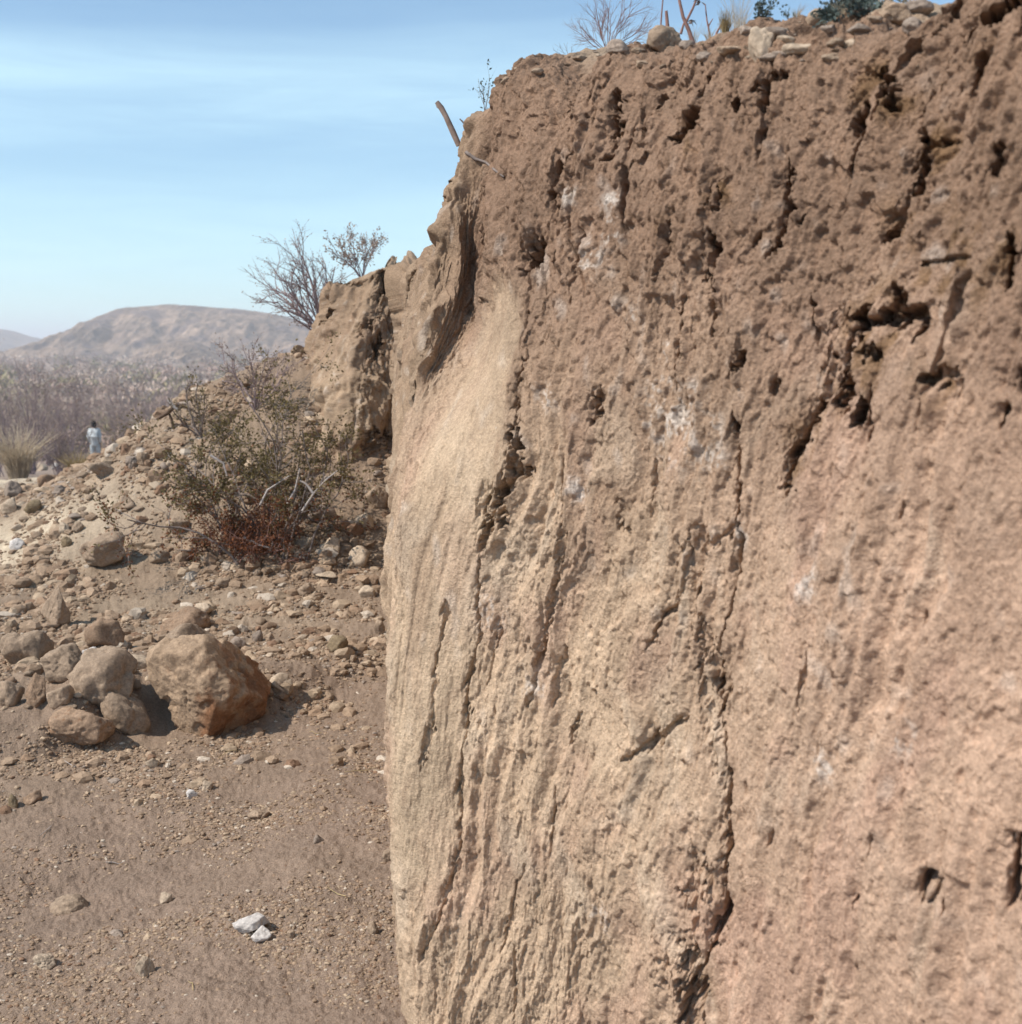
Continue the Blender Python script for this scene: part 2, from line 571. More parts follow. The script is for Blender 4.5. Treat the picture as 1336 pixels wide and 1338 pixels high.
# cracks and pockets in the bank: photo points, width (photo px), depth (m), block
CR = [
    ([(809, 120), (808, 160), (805, 200), (789, 212)], 7, .035, NEAR),
    ([(914, 140), (905, 165), (890, 190), (880, 182)], 12, .04, NEAR),
    ([(726, 205), (722, 232), (714, 258)], 9, .04, NEAR),
    ([(962, 233), (958, 262), (946, 300), (940, 345), (944, 380), (938, 438)], 8, .045, NEAR),
    ([(948, 240), (944, 280)], 8, .02, NEAR),
    ([(1041, 212), (1036, 248), (1043, 276), (1032, 300), (1018, 340)], 11, .045, NEAR),
    ([(1193, 145), (1197, 190), (1187, 243), (1162, 281), (1140, 312)], 16, .05, NEAR),
    ([(1200, 188), (1257, 181)], 8, .02, NEAR),
    ([(1284, 65), (1278, 95), (1268, 125)], 16, .05, NEAR),
    ([(1250, 35), (1290, 24), (1340, 8)], 14, .05, NEAR),
    ([(1122, 150), (1118, 172)], 12, .03, NEAR),
    ([(1170, 118), (1165, 138)], 9, .03, NEAR),
    ([(1140, 95), (1152, 112)], 12, .025, NEAR),
    ([(1307, 210), (1300, 222)], 12, .02, NEAR),
    ([(1100, 470), (1110, 440), (1140, 420), (1196, 416), (1190, 440)], 14, .05, NEAR),
    ([(1100, 455), (1106, 500), (1104, 528)], 30, .075, NEAR),
    ([(1064, 520), (1054, 570), (1030, 606), (1024, 645)], 20, .06, NEAR),
    ([(1125, 460), (1150, 470)], 12, .03, NEAR),
    ([(1215, 505), (1235, 495)], 14, .03, NEAR),
    ([(1195, 345), (1240, 340), (1270, 335)], 7, .018, NEAR),
    ([(1165, 370), (1170, 395), (1150, 415)], 9, .03, NEAR),
    ([(1317, 305), (1314, 378)], 13, .05, NEAR),
    ([(1333, 480), (1328, 520)], 10, .03, NEAR),
    ([(1312, 530), (1303, 562)], 9, .025, NEAR),
    ([(1180, 655), (1174, 678)], 7, .015, NEAR),
    ([(1136, 500), (1134, 560), (1130, 590)], 8, .015, NEAR),
    ([(964, 540), (963, 585), (965, 640), (960, 690), (953, 765), (942, 815), (928, 872)], 7, .045, NEAR),
    ([(928, 872), (925, 925), (940, 980), (947, 1020), (944, 1125), (938, 1194), (924, 1240), (890, 1312), (880, 1345)], 10, .05, NEAR),
    ([(905, 1235), (890, 1290), (885, 1340)], 40, .045, NEAR),
    ([(905, 800), (912, 880), (918, 960), (925, 1010)], 45, .020, NEAR),
    ([(880, 790), (852, 830), (840, 850)], 9, .025, NEAR),
    ([(890, 935), (845, 975), (812, 992)], 10, .025, NEAR),
    ([(900, 1100), (905, 1160), (895, 1230)], 30, .02, NEAR),
    ([(960, 680), (940, 700), (918, 716)], 12, .02, NEAR),
    ([(920, 690), (890, 760), (880, 790)], 30, .016, NEAR),
    ([(886, 292), (876, 333), (866, 370)], 9, .025, NEAR),
    ([(905, 390), (893, 440), (880, 508)], 6, .02, NEAR),
    ([(788, 505), (784, 530), (780, 556)], 9, .025, NEAR),
    ([(977, 470), (972, 480)], 9, .025, NEAR),
    ([(1014, 500), (1010, 512)], 7, .02, NEAR),
    ([(1004, 308), (996, 328)], 8, .02, NEAR),
    ([(1058, 380), (1058, 450)], 5, .015, NEAR),
    ([(806, 650), (808, 690), (815, 700)], 18, .016, NEAR),
    ([(726, 760), (716, 830), (690, 925)], 9, .022, NEAR),
    ([(733, 845), (722, 925)], 8, .016, NEAR),
    ([(757, 930), (742, 972)], 8, .016, NEAR),
    ([(651, 820), (635, 896)], 7, .014, NEAR),
    ([(628, 720), (622, 830), (605, 960), (594, 1113), (573, 1200), (546, 1260)], 8, .022, NEAR),
    ([(579, 785), (558, 955), (545, 1010)], 10, .015, NEAR),
    ([(725, 1030), (719, 1125)], 6, .014, NEAR),
    ([(683, 1130), (664, 1190), (650, 1250)], 8, .014, NEAR),
    ([(672, 1240), (672, 1330)], 7, .012, NEAR),
    ([(695, 300), (690, 330), (683, 358)], 13, .075, NEAR),
    ([(679, 560), (678, 600), (672, 632), (646, 662), (628, 718)], 16, .040, NEAR),
    ([(690, 470), (684, 520), (680, 560)], 10, .02, NEAR),
    ([(667, 655), (655, 690)], 10, .035, NEAR),
    ([(1016, 1085), (1005, 1105)], 9, .015, NEAR),
    ([(1150, 1090), (1146, 1125)], 9, .018, NEAR),
    ([(1122, 1170), (1116, 1190)], 8, .015, NEAR),
    ([(1222, 1145), (1215, 1165)], 12, .03, NEAR),
    ([(1334, 1090), (1320, 1190)], 13, .04, NEAR),
    ([(1240, 1175), (1238, 1195)], 7, .015, NEAR),
    ([(858, 122), (850, 130)], 10, .02, NEAR),
    ([(931, 114), (925, 126)], 9, .025, NEAR),
    ([(976, 130), (974, 145)], 9, .03, NEAR),
    ([(1011, 128), (1008, 142)], 7, .03, NEAR),
    ([(1018, 105), (1005, 118)], 8, .02, NEAR),
    ([(760, 300), (752, 350), (750, 400)], 6, .012, NEAR),
    ([(850, 600), (846, 680)], 6, .010, NEAR),
    ([(740, 600), (736, 690), (728, 760)], 6, .012, NEAR),
    ([(1060, 850), (1050, 930)], 8, .012, NEAR),
    ([(1200, 800), (1195, 870)], 8, .012, NEAR),
    ([(600, 340), (596, 352)], 16, .06, MID), ([(591, 362), (588, 374)], 12, .05, MID),
    ([(580, 390), (574, 410)], 16, .06, MID), ([(566, 465), (556, 476)], 22, .07, MID),
    ([(600, 210), (596, 235)], 10, .05, MID), ([(585, 262), (575, 285)], 12, .05, MID),
    ([(598, 240), (600, 260)], 10, .04, MID),
    ([(560, 300), (548, 340), (540, 380)], 10, .05, MID), ([(536, 345), (520, 400), (516, 430)], 9, .05, MID),
    ([(547, 555), (538, 612), (536, 640)], 14, .06, MID), ([(525, 560), (512, 620)], 10, .05, MID),
    ([(508, 342), (500, 372), (494, 392)], 13, .09, FAR), ([(452, 360), (444, 380)], 8, .05, FAR),
    ([(440, 405), (420, 425)], 10, .06, FAR), ([(480, 420), (470, 432)], 9, .05, FAR),
    ([(500, 560), (492, 600)], 12, .05, FAR), ([(478, 560), (470, 640)], 9, .04, FAR),
    ([(500, 430), (488, 470)], 9, .05, FAR),
]
t1 = time.time()
n_slow = perlin(U * 1.3, Vv * 1.0, 2.2)
# lean of the fall lines
shear = 0.14 + 0.20 * sstep(4.0, 7.0, CU) * sstep(0.5, -0.2, G[..., 2]) + 0.08 * perlin(U * 0.8, Vv * 0.5, 8.1)
Us = U + shear * (Vv - 1.4)
warp = 0.05 * fbm(U * 4, Vv * 3, 31.0, 2)
hgt = G[..., 2]
upper = sstep(-0.25, 0.35, hgt + 0.12 * n_slow)                  # darker crumbly soil on top

# smooth pale pillar on the nose
def line_dist(pts, block):
    q = [to_uv(x, y, *block) for x, y in pts]
    d = np.full(U.shape, 9.0)
    for (u0, v0, _), (u1, v1, _) in zip(q[:-1], q[1:]):
        ex, ey = u1 - u0, v1 - v0
        L2 = ex * ex + ey * ey + 1e-9
        t = np.clip(((U - u0) * ex + (Vv - v0) * ey) / L2, 0, 1)
        d = np.minimum(d, np.hypot(U - u0 - t * ex, Vv - v0 - t * ey))
    return d


pill = line_dist([(648, 445), (615, 560), (572, 720), (550, 900), (545, 1100)], NEAR)
pn = 0.022 * fbm(Us * 12, Vv * 3, 36.0, 3) + 0.012 * perlin(Us * 50, Vv * 16, 37.0)
smoothp = sstep(0.15, 0.075, pill + pn) * sstep(8.6, 8.0, CU)
rough = (1 - 0.8 * smoothp)

disp = np.zeros(U.shape)
disp += 0.026 * fbm(U * 2.3, Vv * 1.3, 1.0, 3) * (0.6 + 0.4 * upper)
rib = 1 - np.abs(perlin(Us * 6.5 + warp * 6, Vv * 0.9, 4.0)) * 2
disp += 0.014 * rib * rough
rib2 = 1 - np.abs(perlin(Us * 18 + warp * 14, Vv * 1.7, 6.0)) * 2
disp += 0.0105 * rib2 * rough * (0.7 + 0.5 * perlin(U * 3, Vv * 2, 14.0))
rib3 = perlin(Us * 46 + warp * 50, Vv * 7, 9.0)
disp += 0.0036 * rib3 * (0.4 + 0.6 * rough)
disp -= smoothp * 0.0022 * np.clip(1 + 1.6 * perlin(Us * 5, Vv * 1.5, 89.0), 0, 2) * sstep(0.55, 0.95, 1 - np.abs(perlin(Us * 19 + warp * 14, Vv * 1.6, 87.0)) * 2)
disp += smoothp * 0.0018 * fbm(Us * 55, Vv * 9, 88.0, 3)
# clods
d1, d2, cid = cells(Us * 30 + 2.5 * warp * 26, Vv * 15)
clod = np.clip((d2 - d1) * 2.2, 0, 1)
disp += (0.0028 * clod + 0.003 * (cid - 0.5)) * rough * (0.12 + 0.88 * upper) * (0.5 + 0.9 * perlin(U * 4, Vv * 3, 27.0))
d1, d2, cid = cells(Us * 85 + warp * 40, Vv * 42, 5)
disp += (0.0016 * np.clip((d2 - d1) * 2.2, 0, 1) + 0.0014 * (cid - 0.5)) * rough * (0.35 + 0.65 * upper)
disp += 0.0016 * fbm(Us * 62, Vv * 26, 3.3, 2) * (0.3 + 0.7 * rough)
disp += 0.0016 * perlin(U * 150, Vv * 110, 5.3) * (0.4 + 0.6 * rough)
# flaking plates: stepped scarps with ragged outlines
for fu, fv, zz, ampl, q in ((4.6, 0.8, 110.0, .0105, 2.6), (10.5, 1.7, 113.0, .0070, 2.4), (26.0, 5.0, 117.0, .0032, 2.2)):
    nn = q * (perlin(Us * fu + warp * fu * 1.6, Vv * fv, zz) + 0.28 * fbm(U * fu * 4, Vv * fu * 2.4, zz + 1, 3))
    fr = nn - np.floor(nn)
    disp += ampl * (np.floor(nn) + sstep(0.0, 0.16, fr)) * (rough if ampl < .01 else (0.25 + 0.75 * rough)) * (0.55 + 0.45 * upper)
# scattered natural pits, mostly in the upper soil
pit = sstep(0.42, 0.7, perlin(Us * 15 + warp * 16, Vv * 3.2, 12.5) + 0.15 * fbm(U * 45, Vv * 32, 12.9, 2) + 0.5 * (cells(Us * 70 + warp * 30, Vv * 40, 21)[2] - 0.5))
cav = 0.008 * pit * rough * (0.12 + 0.88 * upper)
slit = sstep(0.86, 0.97, 1 - np.abs(perlin(Us * 10 + warp * 8, Vv * 1.0, 15.5)))
slit *= sstep(0.08, 0.4, perlin(U * 6, Vv * 2.6, 18.5))
sj1, sj2, sjag = cells(Us * 60 + warp * 30, Vv * 30, 19)
cav += 0.030 * slit * rough * (0.10 + 0.90 * upper) * (0.3 + sjag)
# long tall flutes towards the crumbling far blocks
farb = sstep(7.9, 9.1, CU + 0.25 * perlin(U * 3, Vv * 3, 39.0))
gx, gy, gzz = G[..., 0], G[..., 1], G[..., 2]
disp = disp * (1 - farb)
fs = np.where(CU > 14, 0.62, 1.0)                      # the far block is coarser
wx = 0.10 * fbm(gx * 4, gy * 4, gzz * 3 + 40.0, 3)
q1 = perlin((gx + wx) * 4.2 * fs, (gy + wx) * 3.4 * fs, gzz * 0.5 + 44.0)
graz = np.where((CU > 10.6) & (CU < 14), 0.45, np.where(CU > 16.9, 0.6, 1.3))
disp += farb * 0.030 / fs * (0.6 - 2 * np.abs(q1))
q1 = perlin((gx + wx) * 12 * fs, (gy + wx) * 9 * fs, gzz * 1.2 + 48.0)
disp += farb * graz * 0.012 / fs * (0.6 - 2 * np.abs(q1))
disp += farb * graz * 0.014 * fbm(gx * 7, gy * 6, gzz * 1.4 + 46.0, 3, 0.5)
for fq, amq, zq in ((5.0, .024, 61.0), (13.0, .008, 64.0), (34.0, .0028, 67.0)):
    q2 = 2.2 * (perlin((gx + wx) * fq * fs, (gy + wx) * fq * .8 * fs, gzz * fq * .16 * fs + zq) + 0.30 * fbm(gx * fq * 2.6, gy * fq * 2.2, gzz * fq * .5, 2))
    disp += farb * graz * amq / fs * (np.floor(q2) + sstep(0, .25, q2 - np.floor(q2)))
pq = perlin(gx * 10 * fs, gy * 8 * fs, gzz * 2.4 + 71.0) + 0.25 * fbm(gx * 30, gy * 26, gzz * 9, 2)
disp += farb * graz * 0.006 * fbm(gx * 30, gy * 26, gzz * 20 + 73.0, 3)
disp -= farb * 0.04 * sstep(0.55, 0.75, pq)
for lo_, hi_ in ((2, 8.2),):
    m_ = (CU > lo_) & (CU < hi_) & (RV < 6.2)
    disp -= disp[m_].mean() * (1 - farb)
m_ = (CU > 8.6) & (CU < 18) & (RV < 6.2)
disp -= disp[m_].mean() * farb
jd1, jd2, jag = cells(Us * 95 + warp * 30, Vv * 55, 9)
kd1, kd2, jag2 = cells(Us * 38 + warp * 20, Vv * 24, 13)
jag = (jag - 0.5) + 1.2 * (jag2 - 0.5)
fissure = np.zeros(U.shape)
wu = 0.9 * fbm(U * 14, Vv * 10, 51.0, 3)
wv = 0.9 * fbm(U * 14, Vv * 10, 57.0, 2)
wf = perlin(U * 70, Vv * 48, 53.0) + 0.8 * perlin(U * 150, Vv * 110, 54.0)
wid = 1.05 + 0.9 * fbm(U * 9, Vv * 8, 59.0, 3)
inner = 0.65 + 0.35 * fbm(U * 40, Vv * 22, 66.0, 3)
for pts, wpx, dep, block in CR:
    if dep < .03 and min(p[1] for p in pts) > 560:
        dep *= .62
        wpx *= .8
    yq = to_uv(*pts[0], *block)[2]
    w = wpx / FPX * yq * 0.95
    q = [to_uv(x, y, *block) for x, y in pts]
    ulo, uhi = min(a[0] for a in q) - 7 * w - .02, max(a[0] for a in q) + 7 * w + .02
    i0, i1 = np.searchsorted(U1, ulo), np.searchsorted(U1, uhi)
    if i1 - i0 < 2:
        continue
    sl = slice(i0, i1)
    amp = min(0.005, 0.6 * w)
    uu, vv = U[sl] + wu[sl] * amp + wf[sl] * .42 * w, Vv[sl] + wv[sl] * amp
    d = np.full(uu.shape, 9.0)
    sd = d.copy()
    al = np.zeros(uu.shape)
    seg = [math.hypot(q[i + 1][0] - q[i][0], q[i + 1][1] - q[i][1]) for i in range(len(q) - 1)]
    tot = sum(seg) + 1e-9
    run = 0.0
    for (u0, v0, _), (u1, v1, _), ls in zip(q[:-1], q[1:], seg):
        ex, ey = u1 - u0, v1 - v0
        t = np.clip(((uu - u0) * ex + (vv - v0) * ey) / (ex * ex + ey * ey + 1e-9), 0, 1)
        ox, oy = uu - u0 - t * ex, vv - v0 - t * ey
        dd = np.hypot(ox, oy)
        m = dd < d
        d = np.where(m, dd, d)
        sd = np.where(m, np.where(abs(ey) >= abs(ex) * .6, np.sign(-ox), np.sign(oy)) * dd, sd)
        al = np.where(m, (run + t * ls) / tot, al)
        run += ls
    taper = np.clip(4 * al * (1 - al), 0, 1) ** 0.45 if tot > 3 * w else 1.0
    ww = w * np.clip(wid[sl], .12, 2.2) * (0.25 + 0.75 * taper)
    x = sd / ww + 0.75 * jag[sl]
    # ragged floor sliding in from one side, a deep slot against the sharp edge of the other
    prof = 0.55 * sstep(-2.2, 0.4, x) * sstep(1.05, 0.7, x) + 1.25 * sstep(-0.55, 0.05, x) * sstep(1.0, 0.7, x)
    f = prof * (0.45 + 0.55 * taper) * np.clip(wid[sl], .45, 1.25) * inner[sl]
    fissure[sl] = np.maximum(fissure[sl], f * dep)
cav = cav * (1 - farb) + fissure * 1.15
fade = sstep(9.0, 6.6, RV)
topmask = sstep(6.3, 7.0, RV)
disp = disp * (1 - topmask) + topmask * (0.02 * fbm(G[..., 0] * 5, G[..., 1] * 5, 61.0, 4) + 0.008 * fbm(G[..., 0] * 25, G[..., 1] * 25, 63.0, 3))
# keep the top edge ragged
cav *= 1 - topmask
# joints run into the bank obliquely to its face
DJ = np.array([0.20, 0.96, 0.03]) * 0.75 - NRM * 0.35
DJ /= np.linalg.norm(DJ, axis=-1, keepdims=True)
P = G + NRM * disp[..., None] + DJ * cav[..., None]
P[..., 2] += 0.018 * fbm(U * 9, Vv * 2, 71.0, 3) * sstep(5.2, 6.0, RV)
P[..., 2] += EYE

# soil colours (real soil layers: brown crumbly top soil, pale packed clay below, a smooth yellowish pillar)
c_top, c_low, c_pil, c_pink = (np.array(x) for x in ((0.235, 0.153, 0.105), (0.475, 0.350, 0.245), (0.50, 0.388, 0.27), (0.44, 0.288, 0.212)))
nb = fbm(U * 1.6, Vv * 1.6, 81.0, 4)
t = np.clip(sstep(-0.45, 0.32, hgt + 0.22 * nb + 0.08 * rib), 0, 1)[..., None]
low = c_low * np.ones(U.shape + (1,))
pk = sstep(7.0, 3.0, CU + 1.4 * nb)[..., None]
pk = np.clip(0.8 * pk + 0.55 * sstep(0.0, 0.6, fbm(Us * 5, Vv * 2.6, 84.0, 3))[..., None], 0, 1)
low = low * (1 - 0.85 * pk) + c_pink * 0.85 * pk
C = low * (1 - t) + c_top * t
s = (smoothp * 0.5 * (0.8 + 0.4 * perlin(Us * 9, Vv * 2.5, 34.0)))[..., None]
C = C * (1 - s) + c_pil * s
fb = (farb * 0.75 * (1 - smoothp))[..., None]
C = C * (1 - fb) + np.array([0.30, 0.215, 0.145]) * fb
br = sstep(0.0, 0.7, perlin(Us * 8 + warp * 20, Vv * 1.7, 91.0))[..., None]
C = C * (1 - 0.42 * br) + np.array([0.24, 0.155, 0.105]) * 0.42 * br
br = sstep(0.15, 0.7, perlin(Us * 30 + warp * 50, Vv * 7, 93.0))[..., None]
C = C * (1 - 0.25 * br) + np.array([0.26, 0.165, 0.11]) * 0.25 * br
br = sstep(0.1, 0.7, perlin(Us * 16 + warp * 40, Vv * 3.5, 96.0))[..., None] * (1 - t)
C = C * (1 - 0.3 * br) + np.array([0.54, 0.45, 0.35]) * 0.3 * br
# white lime flecks
fl = np.zeros(U.shape)
for (x, y, rpx) in ((850, 540, 22), (905, 520, 22), (880, 560, 45), (925, 585, 30), (800, 300, 20), (770, 340, 22), (868, 455, 14), (745, 255, 14), (640, 800, 22), (650, 560, 1), (800, 262, 14), (940, 600, 18), (860, 500, 20), (930, 560, 22), (720, 520, 16), (760, 640, 18), (700, 900, 16), (960, 700, 16), (830, 420, 14), (1060, 760, 24), (1180, 960, 24), (790, 1200, 20), (1080, 1000, 20)):
    u0, v0, y0 = to_uv(x, y)
    fl = np.maximum(fl, np.exp(-(((U - u0) ** 2 + (Vv - v0) ** 2) / (rpx / FPX * y0) ** 2)))
fln = sstep(-0.1, 0.6, perlin(U * 26, Vv * 20, 95.0) + 0.9 * fbm(U * 80, Vv * 70, 97.0, 3))
fl = np.clip(fl * 1.3, 0, 1) * fln + 0.4 * sstep(0.35, 0.9, perlin(U * 24, Vv * 18, 99.0) + 0.5 * perlin(U * 5, Vv * 4, 98.0)) * sstep(-1.2, -0.3, hgt) * sstep(0.5, 0.2, hgt)
C = C * (1 - 0.6 * fl[..., None]) + np.array([0.66, 0.60, 0.54]) * 0.6 * fl[..., None]
# old brown iron stains on the upper bank
st = np.zeros(U.shape)
for (x, y, rpx) in ((1150, 430, 75), (1235, 345, 75), (1175, 270, 35), (1110, 490, 45), (1045, 590, 40), (900, 1285, 34), (1140, 105, 38), (1165, 130, 25), (1285, 95, 30), (1230, 500, 30), (905, 180, 22), (955, 255, 18), (1220, 190, 40), (665, 610, 18), (880, 310, 16), (1310, 330, 30)):
    u0, v0, y0 = to_uv(x, y)
    st = np.maximum(st, np.exp(-0.8 * (((U - u0) ** 2 + (Vv - v0) ** 2) / (rpx / FPX * y0) ** 2)))
st = np.clip(st * 1.3, 0, 1) * sstep(-0.15, 0.45, fbm(Us * 24 + warp * 20, Vv * 15, 107.0, 4))
C = C * (1 - 0.72 * st[..., None]) + np.array([0.155, 0.088, 0.040]) * 0.72 * st[..., None]
C = C * (1 + 0.14 * fbm(U * 7, Vv * 6, 101.0, 3)[..., None])
tm = topmask[..., None]
C = C * (1 - tm) + np.array([0.33, 0.245, 0.175]) * (1 + 0.15 * nb[..., None]) * tm
F = grid_faces(NCOL, NROW)
# face orientation: out of the bank
a, b, c4 = P.reshape(-1, 3)[F[len(F) // 3, 0]], P.reshape(-1, 3)[F[len(F) // 3, 1]], P.reshape(-1, 3)[F[len(F) // 3, 3]]
bank = mesh_from("earth_bank", P.reshape(-1, 3), F[:, ::-1], M_BANK, colors=np.clip(C, 0.02, 0.8).reshape(-1, 3))
tag(bank, "tall eroded earth bank of cracked brown soil with a pale smooth pillar", "earth bank", kind="structure")
bpy.context.view_layer.update()
print("bank", NCOL, NROW, time.time() - T0)


def hit_bank(px, py):
    d = Vector(ray(px, py)).normalized()
    ok, loc, nor, _ = bank.ray_cast(Vector((0, 0, EYE)), d)
    return (loc, nor) if ok else (None, None)


def drop_bank(x, y, top=3.5):
    ok, loc, nor, _ = bank.ray_cast(Vector((x, y, top)), Vector((0, 0, -1)))
    return loc if ok else None


# ------------------------------------------------------------------ rocks
def make_rock(name, pos, size, mat, seed, s=4, cuts=10, sharp=0.55, rough=0.12, rotz=0.0, tilt=0.0, sink=0.22, colors=None):
    r = np.random.default_rng(seed)
    Vr, Fr = rock_shape(r, s, cuts, sharp, rough)
    Vr = Vr * (np.array(size) / 2.0)
    ct, st = math.cos(tilt), math.sin(tilt)
    Vr = Vr @ np.array([[ct, 0, -st], [0, 1, 0], [st, 0, ct]]).T
    zz = Vr[:, 2].max() - Vr[:, 2].min()
    Vr[:, 2] -= Vr[:, 2].min() + sink * zz
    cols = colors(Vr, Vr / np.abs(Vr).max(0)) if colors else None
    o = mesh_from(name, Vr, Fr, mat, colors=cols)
    o.location = pos
    o.rotation_euler = (0, 0, rotz)
    return o


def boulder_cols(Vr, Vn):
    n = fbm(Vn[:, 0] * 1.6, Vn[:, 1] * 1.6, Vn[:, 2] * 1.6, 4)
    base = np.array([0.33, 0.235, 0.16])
    rust = np.array([0.19, 0.080, 0.034])  # tone of the rust patches and of the painted shade
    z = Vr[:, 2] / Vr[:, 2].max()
    m = 0.8 * sstep(0.55, 0.12, z + 0.55 * n + 0.3 * fbm(Vn[:, 0] * 6, Vn[:, 1] * 6, Vn[:, 2] * 6, 3) - 0.34 * (Vn[:, 0] - 0.1)) * sstep(-0.2, 0.05, Vn[:, 0] + 0.3 * n)  # shade on the boulder's lower right side, painted into its colour
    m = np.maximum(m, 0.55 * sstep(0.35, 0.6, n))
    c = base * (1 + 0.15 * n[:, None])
    return c * (1 - m[:, None]) + rust * (1 + 0.3 * n[:, None]) * m[:, None]


